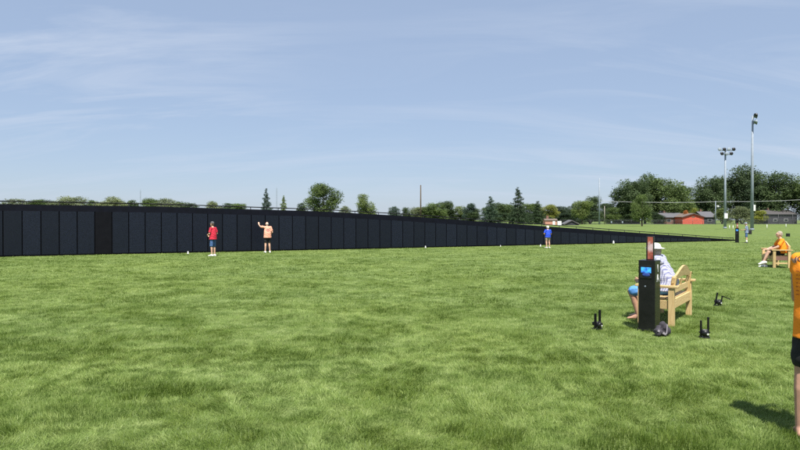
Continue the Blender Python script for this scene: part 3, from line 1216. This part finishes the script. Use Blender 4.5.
# person at the far kiosk
person(G(746.5, 243.0), heading((-0.80, 0.60)), 'person in grey blue checked shirt standing at the far kiosk', dict(
    ell=(-.24, .06, 1.14), wrl=(-.18, .28, 1.10), elr=(.25, -.04, 1.13), wrr=(.26, .06, .92), head=(0, .06, 1.61)),
    'skin', 'check_grey_blue', 'denim', 0.88, 'grey_hair', ('cap', 'check_grey_blue'), 'dark_shoe', 0.85, belly=.03, hem=.05, sock='white_cloth')
hb = empty('shoulder_bag', G(746.5, 243.0) + Vector((.33, .12, .80)), 0.3, 'dark shoulder bag hanging at the side of the person by the far kiosk', 'bag')
MB().box((0, 0, 0), (.26, .11, .30), bevel=.03).build('bag_body', M['black_cloth'], hb, True)
MB().beam((-.10, 0, .14), (-.20, -.03, .42), .03, .012).build('strap', M['black_cloth'], hb)

# seated person, near bench: sits on the left end, leaning forward
seat_w = b1_org + bdir * 0.60 + bface * 0.24


def seated(zs=.45):
    return dict(pelvis=(0, 0, zs + .11), waist=(0, .01, zs + .25), chest=(0, .06, zs + .42), neck=(0, .10, zs + .585), head=(0, .155, zs + .755),
                shl=(-.185, .09, zs + .55), shr=(.185, .09, zs + .55), hpl=(-.09, .04, zs + .09), hpr=(.09, .04, zs + .09))


pz = seated(.45)
pz.update(chest=(0, .07, .90), neck=(0, .15, 1.09), head=(0, .20, 1.195), shl=(-.20, .12, 1.06), shr=(.20, .12, 1.06), waist=(0, -.01, .70))
pz.update(ell=(-.24, .22, .80), elr=(.23, .20, .80), wrl=(-.12, .42, .70), wrr=(.12, .40, .70),
          knl=(-.17, .55, .49), knr=(.13, .55, .50), anl=(-.15, .43, .085), anr=(.12, .48, .085))
person(seat_w, heading(bface), 'seated person in white brimmed hat and checked shirt on the near bench', pz,
       'tan_skin', 'check_white_blue', 'bright_blue_denim', 0.99, 'grey_hair', ('brim', 'hat_cloth'), None, 0.92, .008, belly=.05, curl=.7, girth=1.12, sr=.07)

# seated person, far bench
b2dir = Vector((math.cos(b2_rz), math.sin(b2_rz), 0))
seat2 = b2_org + b2dir * 0.30 + f2 * 0.22
qz = seated(.45)
qz.update(chest=(0, .0, .87), neck=(0, .03, 1.04), head=(0, .075, 1.21), waist=(0, -.01, .70), shl=(-.185, .02, 1.0), shr=(.185, .02, 1.0),
          ell=(-.23, .18, .76), wrl=(-.17, .43, .66), elr=(.23, .18, .76), wrr=(.16, .43, .66),
          knl=(-.13, .46, .58), knr=(.12, .46, .50), anl=(-.14, .60, .24), anr=(.10, .50, .085), ftl=(-.1, .95, -.28))
person(seat2, heading(f2), 'grey haired person in orange shirt seated on the far bench', qz,
       'skin', 'orange_cloth', 'black_cloth', 0.99, 'grey_hair', None, 'white_shoe', 0.70, .009, belly=.05, curl=.5, sock=None)

# person in orange at the right edge, seen from behind
op = G(797, 437.5) + Vector((.140, -.05, 0))
orr, oP, osh = person(op, heading((0.60, 0.80)), 'standing person in orange shirt and black shorts seen from behind at right edge', dict(
    ell=(-.150, .075, 1.07), elr=(.205, .03, 1.09), wrl=(-.04, .25, 1.10), wrr=(.08, .25, 1.03), shl=(-.140, -.005, 1.378), shr=(.155, -.005, 1.378), neck=(0, -.01, 1.43), head=(0, .025, 1.62),
    anl=(-.118, -.02, .085), anr=(.135, -.02, .085), knl=(-.108, .012, .50), knr=(.125, .012, .50), hpl=(-.08, 0, .91)),
    'tan_skin', 'orange_cloth', 'black_cloth', 1.02, 'brown_hair', None, None, 0.74, .0075, belly=.0, hem=.14, sleeve=.24, girth=1.09, sr=.056, hemw=.90, wob=.0026)
print_on(osh, text_mesh('(O', .062, 0), 'lettering', M['print_ink'], orr, (-0.128, 1.385))
for row in range(7):
    bm = bmesh.new()
    x = -.150
    rr = random.Random(row)
    while x < .13:
        wd = rr.uniform(.010, .026)
        vs = [bm.verts.new((x + a, b, 0)) for a, b in ((0, 0), (wd, 0), (wd, .007), (0, .007))]
        bm.faces.new(vs)
        x += wd + .009
    me = bpy.data.meshes.new('row')
    bm.to_mesh(me)
    bm.free()
    print_on(osh, me, 'small_print', mat('small_ink', (.50, .13, .02), .9, .3, 50) if row == 0 else bpy.data.materials['small_ink'], orr, (0, 1.29 - row * .030))

# dark equipment case behind the seated person in orange
ec = empty('equipment_case', G(788, 236.6), 0.2, 'small black case standing on the grass beyond the seated orange person', 'case')
MB().box((0, 0, .15), (.30, .24, .30), bevel=.02).build('case_body', M['black_plastic'], ec)
MB().box((0, 0, .315), (.31, .25, .03), bevel=.01).build('case_lid', M['black_plastic'], ec)

# ------------------------------------------------------------------ light poles
def light_pole(x, ybase, ytop, lab, arms, rz, box_y, flip=1):
    g = G(x, ybase)
    Y = g.y
    Ht = at(x, ytop, Y).z
    r = empty('light_pole', g, rz, lab, 'light pole', 'tall sports field light poles')
    MB().cyl((0, 0, 0), (0, 0, Ht), .27, .14, 16).cyl((0, 0, 0), (0, 0, .30), .34, .32, 16).build('pole', M['steel'], r, True)
    zb = at(x, box_y, Y).z
    MB().box((0, -.34, zb), (.62, .30, 1.0), bevel=.04).build('control_box', M['white_paint'], r)
    for dz, half, n in arms:
        a = MB().beam((-half, -.22, Ht - dz), (half, -.22, Ht - dz), .12, .12).build('cross_arm', M['steel'], r)
        for k in range(n):
            xx = -half + 2 * half * k / max(1, n - 1)
            l = MB()
            l.hull(((xx, -.30, Ht - dz + .32), (.24, .16, .2)), ((xx, -.62, Ht - dz + .16), (.36, .10, .34)))
            l.cyl((xx, -.22, Ht - dz), (xx, -.28, Ht - dz + .22), .05, seg=8)
            l.build('lamp_head', M['black_plastic'] if (k + n) % 2 else M['steel'], r, True)
    return r


light_pole(752, 230.3, 116, 'taller nearer light pole with a bunched lamp head, at right', [(.2, .75, 3), (1.25, .55, 2)], math.radians(62), 208)
light_pole(725, 228.6, 150, 'shorter farther light pole with two wide lamp rows, left of the taller one', [(.1, 1.35, 4), (.95, .9, 3)], math.radians(-4), 216)

# ------------------------------------------------------------------ utility poles, masts, cable
def upole(x, ytop, Y, r0, lab, arm=0.0, m='pole_wood', lamp=False):
    b_ = Vector(((x - 400) / F * Y, Y, 0))
    Ht = at(x, ytop, Y).z
    r = empty('utility_pole', b_, 0, lab, 'utility pole')
    MB().cyl((0, 0, 0), (0, 0, Ht), r0, r0 * .7, 10).build('pole', M[m], r, True)
    if arm:
        MB().beam((-arm, -.2, Ht - .7), (arm, -.2, Ht - .7), .12, .14).build('cross_arm', M['pole_wood'], r)
        for q in (-.85, 0, .85):
            MB().cyl((q * arm, -.2, Ht - .63), (q * arm, -.2, Ht - .35), .05, .03, 8).build('insulator', M['white_paint'], r)
    if lamp:
        MB().beam((0, 0, Ht - 2.0), (.7, -.2, Ht - 1.9), .08, .08).hull(((.8, -.25, Ht - 2.0), (.45, .25, .25)), ((.8, -.25, Ht - 2.35), (.25, .18, .12))).build('lamp', M['white_paint'], r, True)
    return r, Ht


upole(599.3, 178, 232, .30, 'tall bare wooden utility pole behind the low end of the wall', m='steel')
upole(604.5, 206, 236, .15, 'short pale pole just right of the tall bare utility pole')
upole(715.5, 201, 232, .17, 'thin pale pole carrying the cable beside the red house', m='steel', lamp=True)
upole(420.7, 185, 260, .36, 'lone dark pole rising behind the middle of the wall', m='bark')
upole(874, 197, 232, .24, 'pole past the right edge carrying the cable', m='white_paint')


def mast(x, ytop, Y, lab):
    b_ = Vector(((x - 400) / F * Y, Y, 0))
    Ht = at(x, ytop, Y).z
    r = empty('radio_mast', b_, 0, lab, 'radio mast')
    m_ = MB()
    for k in range(3):
        a = k * 2 * PI / 3
        m_.cyl((.45 * math.cos(a), .45 * math.sin(a), 0), (.35 * math.cos(a), .35 * math.sin(a), Ht), .07, .06, 6)
    z = 0
    i = 0
    while z < Ht - 1:
        a, b = i % 3 * 2 * PI / 3, (i + 1) % 3 * 2 * PI / 3
        m_.cyl((.42 * math.cos(a), .42 * math.sin(a), z), (.42 * math.cos(b), .42 * math.sin(b), z + .9), .04, seg=5)
        z += .9
        i += 1
    m_.build('lattice', M['steel'], r)
    MB().cyl((0, 0, Ht - .2), (0, 0, Ht + 1.2), .05, seg=6).build('antenna', M['steel'], r)
    return r


mast(140.6, 190.5, 420, 'faint lattice mast far behind the left part of the wall')
mast(276.8, 188.5, 420, 'faint lattice mast between the two conifers behind the wall')

cab = MB()
cpts = [at(599.3, 201.0, 232), at(630, 202.0, 232), at(670, 202.6, 232), at(700, 202.2, 232), at(715.5, 201.6, 232), at(750, 201.6, 232), at(780, 200.8, 232), at(800, 199.8, 232), at(874, 197.5, 232)]
for a, b in zip(cpts[:-1], cpts[1:]):
    cab.cyl(a, b, .065, seg=6)
tag(cab.build('overhead_cable', mat('cable_grey', (.36, .37, .37), .6, .1, 1)), 'pale overhead cable strung across in front of the right hand trees', 'cable')

# ------------------------------------------------------------------ trees
def crown_mesh(kind, seed):
    """unit crown: height 0..1 (z), radius about 0.5; many leaf-clump faces"""
    r = np.random.default_rng(seed)
    cl = []
    if kind == 'conifer':
        n = 330
        z = r.beta(1.0, 1.35, n)
        rad = (1 - z) ** 0.85 * 0.46 * (0.75 + 0.35 * np.sin(z * 46 + 1.0)) + .015
        ang = r.uniform(0, 2 * PI, n)
        q = r.uniform(.35, 1.08, n)
        cl = np.stack([np.cos(ang) * rad * q, np.sin(ang) * rad * q, .05 + z * .95 - .05 * q * (1 - z)], 1)
        cr = np.full(n, .045) * (0.6 + .7 * (1 - z))
        per = 22
        lt = r.random(n)
        flat = .45
    else:
        lobes = []
        nl = {'round': 15, 'broad': 22, 'oval': 12, 'bush': 10}[kind]
        for k in range(nl):
            th = r.uniform(0, 2 * PI)
            zz = r.uniform(.16, .86)
            if kind == 'oval':
                env = math.sin(PI * min(1, max(.05, (zz * .92 + .05)))) ** .6
            elif kind == 'bush':
                env = (1 - zz * .65)
            else:
                env = (1 - ((zz - .42) / .62) ** 2) ** .5
            rr_ = .34 * env * math.sqrt(r.uniform(.1, 1))
            lobes.append((math.cos(th) * rr_, math.sin(th) * rr_, zz, r.uniform(.12, .20)))
        lobes.append((0, 0, .45, .26))
        lobes.append((r.uniform(-.06, .06), r.uniform(-.06, .06), .82, .17))
        pts, rad, lob = [], [], []
        for lx, ly, lz, lr in lobes:
            m_ = int(1250 * lr ** 1.5)
            d = r.normal(0, 1, (m_, 3))
            d /= np.linalg.norm(d, axis=1)[:, None]
            q = lr * r.uniform(.35, 1.08, m_) ** .55
            p = np.array([lx, ly, lz]) + d * q[:, None]
            pts.append(p)
            rad.append(np.full(m_, .040))
            lob.append(np.full(m_, r.random()))
        cl = np.concatenate(pts)
        cr = np.concatenate(rad)
        lt = np.concatenate(lob)
        ok = cl[:, 2] > 0.03
        cl, cr, lt = cl[ok], cr[ok], lt[ok]
        cl[:, 2] = np.minimum(cl[:, 2], 1.02)
        per = 11
        flat = .8
    n = len(cl)
    ctone = r.random(n)
    c = np.repeat(cl, per, 0)
    d = r.normal(0, 1, (n * per, 3)) * np.array([1, 1, flat])
    c = c + d * np.repeat(cr, per)[:, None] * .75
    sz = np.repeat(cr, per) * r.uniform(.18, .46, n * per)
    nv = r.normal(0, 1, (n * per, 3)) + np.array([0, 0, .5]) + 1.2 * (c - np.array([0, 0, .4]))
    nv /= np.linalg.norm(nv, axis=1)[:, None]
    t = np.cross(nv, r.normal(0, 1, (n * per, 3)))
    t /= np.linalg.norm(t, axis=1)[:, None]
    b = np.cross(nv, t)
    t *= sz[:, None]
    b *= (sz * r.uniform(.6, 1, n * per))[:, None]
    v = np.stack([c - t, c - b * .8, c + t * 1.1, c + b], 1).reshape(-1, 3)
    f = np.arange(n * per * 4).reshape(-1, 4)
    me = np_mesh('crown', v, f)
    tone = np.clip(np.repeat(lt, per) * .40 + np.repeat(ctone, per) * .35 + r.random(n * per) * .25, 0, 1)
    a = me.attributes.new('tint', 'FLOAT', 'POINT')
    a.data.foreach_set('value', np.repeat(tone, 4).astype(np.float32))
    me.materials.append(M['leaf'])
    return me


def trunk_mesh(kind, seed):
    r = random.Random(seed)
    m_ = MB()
    if kind == 'conifer':
        m_.cyl((0, 0, 0), (0, 0, .9), .022, .005, 8)
    elif kind == 'bush':
        for k in range(4):
            a = r.uniform(0, 6.28)
            m_.cyl((0, 0, 0), (.2 * math.cos(a), .2 * math.sin(a), .5), .02, .006, 6)
    else:
        m_.cyl((0, 0, 0), (.01, 0, .34), .030, .022, 9)
        for k in range(6):
            a = k * 1.05 + r.uniform(-.3, .3)
            e = Vector((.26 * math.cos(a), .26 * math.sin(a), r.uniform(.5, .75)))
            m_.cyl((.01, 0, r.uniform(.26, .34)), e, .015, .005, 6)
        m_.cyl((.01, 0, .33), (.0, .02, .85), .02, .005, 7)
    return m_.mesh('trunk')


VAR = {'conifer': [(crown_mesh('conifer', s), trunk_mesh('conifer', s)) for s in (1, 2)],
       'round': [(crown_mesh('round', s), trunk_mesh('round', s)) for s in (11, 12, 13, 14)],
       'broad': [(crown_mesh('broad', s), trunk_mesh('broad', s)) for s in (21, 22, 23)],
       'oval': [(crown_mesh('oval', s), trunk_mesh('oval', s)) for s in (31, 32)],
       'bush': [(crown_mesh('bush', s), trunk_mesh('bush', s)) for s in (41, 42, 43)]}
for k, lst in VAR.items():
    for c_, t_ in lst:
        t_.materials.append(M['bark'])
cnt = {k: 0 for k in VAR}
TONE = {'dark': (.036, .058, .022), 'mid': (.056, .086, .024), 'light': (.090, .125, .034), 'pale': (.10, .125, .058), 'blue': (.034, .058, .036),
        'yellow': (.14, .16, .030), 'deep': (.024, .042, .017), 'orange': (.26, .11, .03)}


def tree(kind, x, ytop, halfw, Y, tone, lab, base_frac=0.10):
    """crown spans base_frac of the height up to the top"""
    i = cnt[kind]
    cnt[kind] += 1
    cm, tm = VAR[kind][i % len(VAR[kind])]
    Ht = at(x, ytop, Y).z
    W = halfw * {'conifer': 2.5, 'bush': 2.3, 'oval': 2.3}.get(kind, 2.25) / F * Y
    name = {'conifer': 'conifer_tree', 'bush': 'shrub'}.get(kind, 'leafy_tree')
    g = Vector(((x - 400) / F * Y, Y, 0))
    r = empty(name, g, (i * 1.9) % 6.28, lab, 'shrub' if kind == 'bush' else 'tree',
              'shrubs by the field edge' if kind == 'bush' else 'trees along the far edge of the field')
    tr = bpy.data.objects.new('trunk', tm)
    C.objects.link(tr)
    tr.parent = r
    tr.scale = (Ht * .9, Ht * .9, Ht) if kind != 'bush' else (W, W, Ht)
    cr = bpy.data.objects.new('crown', cm)
    C.objects.link(cr)
    cr.parent = r
    b0 = base_frac if kind not in ('bush', 'conifer') else 0.0
    cr.location = (0, 0, Ht * b0)
    cr.scale = (W, W, Ht * (1 - b0))
    j = 1 + ((i * 37) % 11 - 5) * .02
    t = TONE[tone]
    cr.color = (t[0] * j * 1.7, t[1] * j * 1.65, t[2] * 1.85, 1)
    return r


TREES = [
    ('round', -40, 197, 26, 330, 'mid', 'tree past the left edge behind the wall'),
    ('broad', 18, 198.6, 20, 330, 'pale', 'low tree top over the wall at the far left edge'),
    ('round', 37, 199.6, 10, 330, 'mid', 'small tree top over the wall between the two far left clumps'),
    ('broad', 70, 197.2, 20, 330, 'pale', 'wide pale tree top over the wall left of the dark blank panel'),
    ('broad', 112, 197.0, 17, 330, 'pale', 'rounded tree top over the wall above the dark blank panel'),
    ('round', 152, 198.8, 13, 330, 'mid', 'tree top just right of the far left mast'),
    ('broad', 168, 198, 14, 330, 'pale', 'paler tree top left of the red shirted person'),
    ('round', 193, 203, 10, 330, 'dark', 'very low tree top just left of the red shirted person'),
    ('round', 214, 201.5, 12, 330, 'pale', 'low tree top directly above the red shirted person'),
    ('round', 240, 203.5, 9, 330, 'mid', 'very low tree top between the red and pink shirted people'),
    ('conifer', 266.3, 188, 7.5, 260, 'blue', 'pointed conifer above the pink shirted person'),
    ('conifer', 283.6, 195.5, 7, 260, 'light', 'smaller pale conifer right of the pointed conifer'),
    ('bush', 302, 203, 10, 280, 'dark', 'low dark shrub between the small conifer and big round tree'),
    ('round', 323, 184.6, 19, 250, 'mid', 'big rounded green tree behind the wall, left of centre'),
    ('oval', 364.5, 193.5, 12, 240, 'light', 'neat egg shaped bright tree right of the big rounded one'),
    ('bush', 346, 206, 9, 290, 'pale', 'low shrub top between the two round trees behind the wall'),
    ('round', 394, 206.5, 7.5, 290, 'blue', 'small bluish tree left of the lone dark pole'),
    ('round', 407, 207.5, 6.5, 300, 'dark', 'tiny dark tree beside the lone dark pole'),
    ('round', 418, 207, 9, 290, 'pale', 'pale low tree right at the lone dark pole'),
    ('broad', 434, 203.5, 14, 290, 'mid', 'mid green tree right of the lone dark pole'),
    ('round', 446, 201.5, 10, 300, 'dark', 'darker taller tree behind the mid green one right of the pole'),
    ('round', 458, 206, 9, 300, 'light', 'small bright tree at the middle of the tree line'),
    ('round', 470, 203.5, 10, 290, 'blue', 'bluish round tree left of the leaning conifer'),
    ('conifer', 490.5, 196, 11, 270, 'blue', 'ragged conifer left of the tallest conifer'),
    ('broad', 497, 203.0, 16, 290, 'dark', 'dense dark tree filling between the two conifers'),
    ('conifer', 517.8, 187.5, 11.5, 250, 'deep', 'tallest dark conifer above the blue shirted person'),
    ('round', 530, 203.5, 13, 290, 'mid', 'green tree between the tallest conifer and the short dark one'),
    ('conifer', 537.5, 200.8, 10.5, 230, 'deep', 'short dark conifer right of the tallest one'),
    ('round', 549, 205.0, 11, 280, 'yellow', 'yellowish tree behind the pink brick shed'),
    ('broad', 562, 206.0, 13, 290, 'deep', 'low dark tree behind the grey sloping shed'),
    ('round', 574, 203.5, 7, 310, 'dark', 'small dark tree left of the light green one'),
    ('oval', 582, 200.5, 12, 235, 'light', 'light green tree left of the tall bare utility pole'),
    ('round', 590.5, 196.5, 13, 275, 'dark', 'dark round tree behind the tall bare utility pole'),
    ('bush', 611, 207.5, 11, 250, 'mid', 'bushy shrub right of the tall bare utility pole'),
    ('round', 606, 203.0, 9, 330, 'dark', 'far dark tree in the gap beside the utility pole'),
    ('broad', 632, 181.0, 20, 262, 'dark', 'left hand crown of the large tree group, over the brown roof'),
    ('broad', 645, 174.6, 20, 275, 'dark', 'tallest crown of the large tree group left of the poles'),
    ('broad', 665, 177.5, 24, 270, 'mid', 'broad crown behind the grey roofed house'),
    ('round', 683, 186.0, 15, 280, 'mid', 'smaller crown at the right end of the large tree group'),
    ('oval', 642, 193.5, 11.5, 165, 'mid', 'young light green tree standing out on the field by itself'),
    ('round', 687, 203, 9, 272, 'yellow', 'bright yellow green tree behind the red house'),
    ('round', 697, 198, 9, 300, 'mid', 'gap filling tree behind the red house roof'),
    ('broad', 712, 178, 17, 285, 'dark', 'dark tree left of the shorter light pole'),
    ('broad', 737, 166.5, 25, 290, 'dark', 'tallest dark tree between the two light poles'),
    ('broad', 756, 180, 18, 280, 'deep', 'very dark tree just behind the taller light pole'),
    ('broad', 778, 173.5, 24, 275, 'dark', 'wide dark tree right of the taller light pole'),
    ('broad', 803, 174.5, 22, 265, 'mid', 'tree cut by the right edge of the picture'),
    ('broad', 838, 172, 26, 270, 'dark', 'dark tree past the right edge'),
    ('round', 872, 178, 24, 280, 'mid', 'rounded tree past the right edge'),
    ('bush', 722, 208.5, 11, 250, 'light', 'light shrub at the foot of the shorter light pole'),
    ('bush', 742, 206.5, 15, 246, 'pale', 'pale bushy shrub between the light poles'),
    ('bush', 759, 210.5, 9, 242, 'yellow', 'yellowish shrub at the foot of the taller light pole'),
    ('bush', 686, 210.5, 5, 252, 'orange', 'orange leaved shrub showing over the red house roof'),
    ('bush', 812, 212, 16, 256, 'dark', 'dark shrub beyond the backstop at right edge'),
    ('bush', 628, 214, 12, 256, 'deep', 'dark shrub in front of the brown roofed house'),
    ('bush', 655, 212, 12, 254, 'deep', 'dark shrub left of the grey roofed house'),
    ('bush', 590, 212, 16, 262, 'deep', 'dark shrub behind the fence at the utility pole'),
    ('bush', 566, 213, 16, 262, 'deep', 'dark shrub behind the grey sloping shed'),
    ('bush', 535, 214, 20, 262, 'deep', 'dark shrub at the foot of the short dark conifer'),
    ('bush', 497, 213, 20, 275, 'deep', 'dark shrub at the foot of the ragged conifer'),
    ('bush', 47, 200.0, 16, 345, 'dark', 'low shrub line between the two leftmost wide tree tops over the wall'),
    ('bush', 92, 200.4, 14, 345, 'mid', 'low shrub just left of the dark blank panel, over the wall'),
    ('bush', 131, 200.2, 13, 345, 'dark', 'low shrub below the far left mast'),
    ('bush', 184, 202.0, 14, 345, 'mid', 'low shrub over the wall left of the red shirted person'),
    ('bush', 228, 203.4, 15, 345, 'dark', 'low shrub over the wall just right of the red shirted person'),
    ('bush', 422, 209, 14, 300, 'dark', 'dark shrub at the foot of the lone dark pole'),
    ('bush', 450, 209, 16, 300, 'dark', 'dark shrub below the small bright tree at mid tree line'),
    ('bush', 474, 208.5, 14, 290, 'dark', 'dark shrub below the bluish round tree'),
    ('broad', 510, 204.5, 14, 300, 'mid', 'mid green tree behind the tallest conifer on its left'),
    ('bush', 518, 211, 14, 280, 'dark', 'dark shrub at the foot of the tallest conifer'),
    ('bush', 549, 211, 13, 280, 'dark', 'dark shrub below the yellowish tree'),
    ('bush', 580, 211, 12, 285, 'deep', 'dark shrub behind the light green tree'),
    ('bush', 608, 213, 14, 285, 'deep', 'dark shrub behind the short pale pole'),
    ('bush', 775, 206, 18, 285, 'deep', 'tall dark shrub mass behind the shaded house'),
    ('bush', 700, 208, 16, 285, 'deep', 'dark shrub mass behind the roof of the red house'),
]
for t in TREES:
    tree(*t)

# ------------------------------------------------------------------ houses beyond the field
def house(x0, x1, Y, wall_y, ridge_y, wm, rm, lab, gable=False, depth=9.0, windows=(), name='house', eave=.5, doors=(), vent=False, rz=0):
    """front wall spans photo x0..x1 at distance Y; wall top and ridge heights read at wall_y, ridge_y"""
    a, b = (x0 - 400) / F * Y, (x1 - 400) / F * Y
    W = b - a
    hw, hr = at(x0, wall_y, Y).z, at(x0, ridge_y, Y).z
    r = empty(name, ((a + b) / 2, Y, 0), rz, lab, 'house' if name == 'house' else 'shed')
    h = W / 2
    if gable:
        MB().prism([(-h, 0, 0), (h, 0, 0), (h, 0, hw), (0, 0, hr), (-h, 0, hw)], (0, depth, 0)).build('wall', M[wm], r)
        sl_ = (hr - hw) / h
        rf = MB()
        th = .22
        e = eave
        for sg in (-1, 1):
            rf.prism([(0, -e, hr + .01), (sg * (h + e), -e, hw - sl_ * e + .01), (sg * (h + e), -e, hw - sl_ * e + th), (0, -e, hr + th)], (0, depth + 2 * e, 0))
        ro = rf.build('roof', M[rm], r)
        fb = MB()
        for sg in (-1, 1):
            fb.prism([(0, -e - .04, hr - .12), (sg * (h + e), -e - .04, hw - sl_ * e - .12), (sg * (h + e), -e - .04, hw - sl_ * e + .12), (0, -e - .04, hr + .12)], (0, .035, 0))
        fb.build('fascia', M['shingle_dark'], ro)
        if vent:
            MB().prism([(-.75, -.03, hw - .35), (.75, -.03, hw - .35), (.55, -.03, hw + .35), (0, -.03, hw + .62), (-.55, -.03, hw + .35)], (0, .06, 0)).build('gable_vent', M['brown_wall'], r)
    else:
        MB().box((0, depth / 2, hw / 2), (W, depth, hw)).build('wall', M[wm], r)
        e = eave
        th = .2
        half = depth / 2
        rf = MB()
        rf.prism([(-h - e, -e, hw), (-h - e, half, hr), (-h - e, half, hr + th), (-h - e, -e, hw + th)], (W + 2 * e, 0, 0))
        rf.prism([(-h - e, half, hr), (-h - e, depth + e, hw), (-h - e, depth + e, hw + th), (-h - e, half, hr + th)], (W + 2 * e, 0, 0))
        rf.prism([(-h + .02, half - .01, hw), (-h + .02, half + .01, hw), (-h + .02, half, hr)], (.04, 0, 0))
        ro = rf.build('roof', M[rm], r)
        MB().box((-h * .4, half + .5, hr + .5), (.7, .7, 1.4)).build('chimney', M['brown_wall'], ro)
        for sx in (-h + .01, h - .16):
            MB().prism([(sx, .02, hw), (sx, depth - .02, hw), (sx, half, hr - .02)], (.15, 0, 0)).build('gable', M[wm], r)
    for wx, wz, ww, wh in windows:
        f = MB().box((wx, -.03, wz), (ww + .16, .10, wh + .16)).build('window', M['white_paint'], r)
        MB().box((wx, -.09, wz), (ww, .03, wh)).build('pane', M['dark_glass'], f)
    for wx, ww, wh in doors:
        d = MB().box((wx, -.04, wh / 2), (ww, .10, wh)).build('door', M['white_paint'], r)
        MB().box((wx + ww * .36, -.11, wh * .48), (.06, .05, .12)).build('handle', M['steel'], d)
    return r


house(682.5, 704.0, 247, 217.0, 213.6, 'red_brick', 'shingle_brown', 'bright red gabled house right of the grey roofed one', gable=True, vent=True, depth=12)
house(663.5, 684.5, 254, 217.6, 213.2, 'brown_wall', 'shingle_grey', 'brown house with a pale grey roof adjoining the red gable', depth=10, windows=((-2.2, 1.5, 1.6, 1.0), (1.6, 1.5, 1.2, 1.0)))
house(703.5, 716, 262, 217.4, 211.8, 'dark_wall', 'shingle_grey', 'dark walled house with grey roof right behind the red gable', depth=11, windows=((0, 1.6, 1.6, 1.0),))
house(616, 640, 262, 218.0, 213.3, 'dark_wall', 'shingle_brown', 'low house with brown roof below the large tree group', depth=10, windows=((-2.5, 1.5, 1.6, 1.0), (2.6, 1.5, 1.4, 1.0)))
house(768, 797, 262, 214.5, 210.2, 'dark_wall', 'shingle_dark', 'dark house with shade put into its roof colour behind the tall netting at right', depth=12, windows=((-3.2, 1.7, 1.5, 1.0), (1.5, 1.7, 1.5, 1.0)))  # darker shingle colour stands in for shadow lying on this roof
house(545.2, 557.0, 196, 220.6, 219.3, 'pale_brick', 'shingle_brown', 'low pinkish brick shed seen just over the wall', depth=3, name='shed', eave=.2, doors=((.9, .8, 1.45),))
house(564.5, 579, 196, 224.3, 220.6, 'dark_wall', 'shingle_grey', 'low shed with grey sloping roof right of the pinkish shed', depth=4, name='shed', eave=.25, gable=True)
cabt = empty('utility_cabinet', Vector(((559.3 - 400) / F * 194, 194, 0)), 0, 'white utility cabinet between the two low sheds', 'cabinet')
MB().box((0, 0, .72), (1.25, .6, 1.3), bevel=.03).build('cabinet_body', M['white_paint'], cabt)
MB().box((0, 0, .035), (1.4, .75, .07)).build('plinth', M['shingle_grey'], cabt)
MB().box((0, -.315, .76), (.02, .02, 1.1)).box((.12, -.325, .75), (.05, .05, .18)).build('door_handle', M['steel'], cabt)

# ------------------------------------------------------------------ fences
def fence(x0, x1, Y, Ht, lab, step, name='chain_link_fence', cat='fence', rails=(0.05, 1.0), m='fence_grey'):
    a, b = (x0 - 400) / F * Y, (x1 - 400) / F * Y
    r = empty(name, (a, Y, 0), 0, lab, cat)
    n = max(2, int((b - a) / step))
    for i in range(n + 1):
        MB().cyl(((b - a) * i / n, 0, 0), ((b - a) * i / n, 0, Ht + .05), .05, seg=8).build('post', M[m], r, True)
    for q in rails:
        MB().cyl((0, -.02, Ht * q), (b - a, -.02, Ht * q), .035, seg=6).build('rail', M[m], r)
    me = np_mesh('netting', np.array([(0, .06, .03), (b - a, .06, .03), (b - a, .06, Ht), (0, .06, Ht)], float), np.array([[0, 1, 2, 3]]))
    link('netting', me, M['chain'], r)
    return r


fence(560, 764, 236, 1.75, 'long low chain link fence along the far side of the field', 4.0)
fence(764, 850, 230, 3.9, 'tall netted backstop fence at the far right', 5.0, 'backstop_fence', rails=(.05, .45, 1.0))
for x, lab in ((611.5, 'pale grey board on the far fence nearer the utility pole'), (622.5, 'pale grey board on the far fence farther from the utility pole')):
    p = Vector(((x - 400) / F * 235.8, 235.8, .9))
    MB().box((0, 0, 0), (.5, .04, .7)).build('board', M['steel'], empty('fence_board', p, 0, lab, 'board', 'pale boards on the far fence'))

for x, y, hh, lab in ((767, 229.5, .9, 'thin white stake on the field right of the taller light pole'), (786, 228.3, .9, 'thin white stake on the field farthest right'),
                      (729.5, 230, .8, 'thin pale stake just right of the shorter light pole'), (733, 230.2, .8, 'thin pale stake midway between the light poles')):
    g = G(x, y)
    o = MB().cyl((0, 0, 0), (0, 0, hh), .05, .04, 8).cyl((0, 0, hh), (0, 0, hh + .05), .055, .02, 8).build('field_stake', M['white_paint'], None, True)
    o.location = g
    tag(o, lab, 'stake', 'thin stakes standing on the far field')
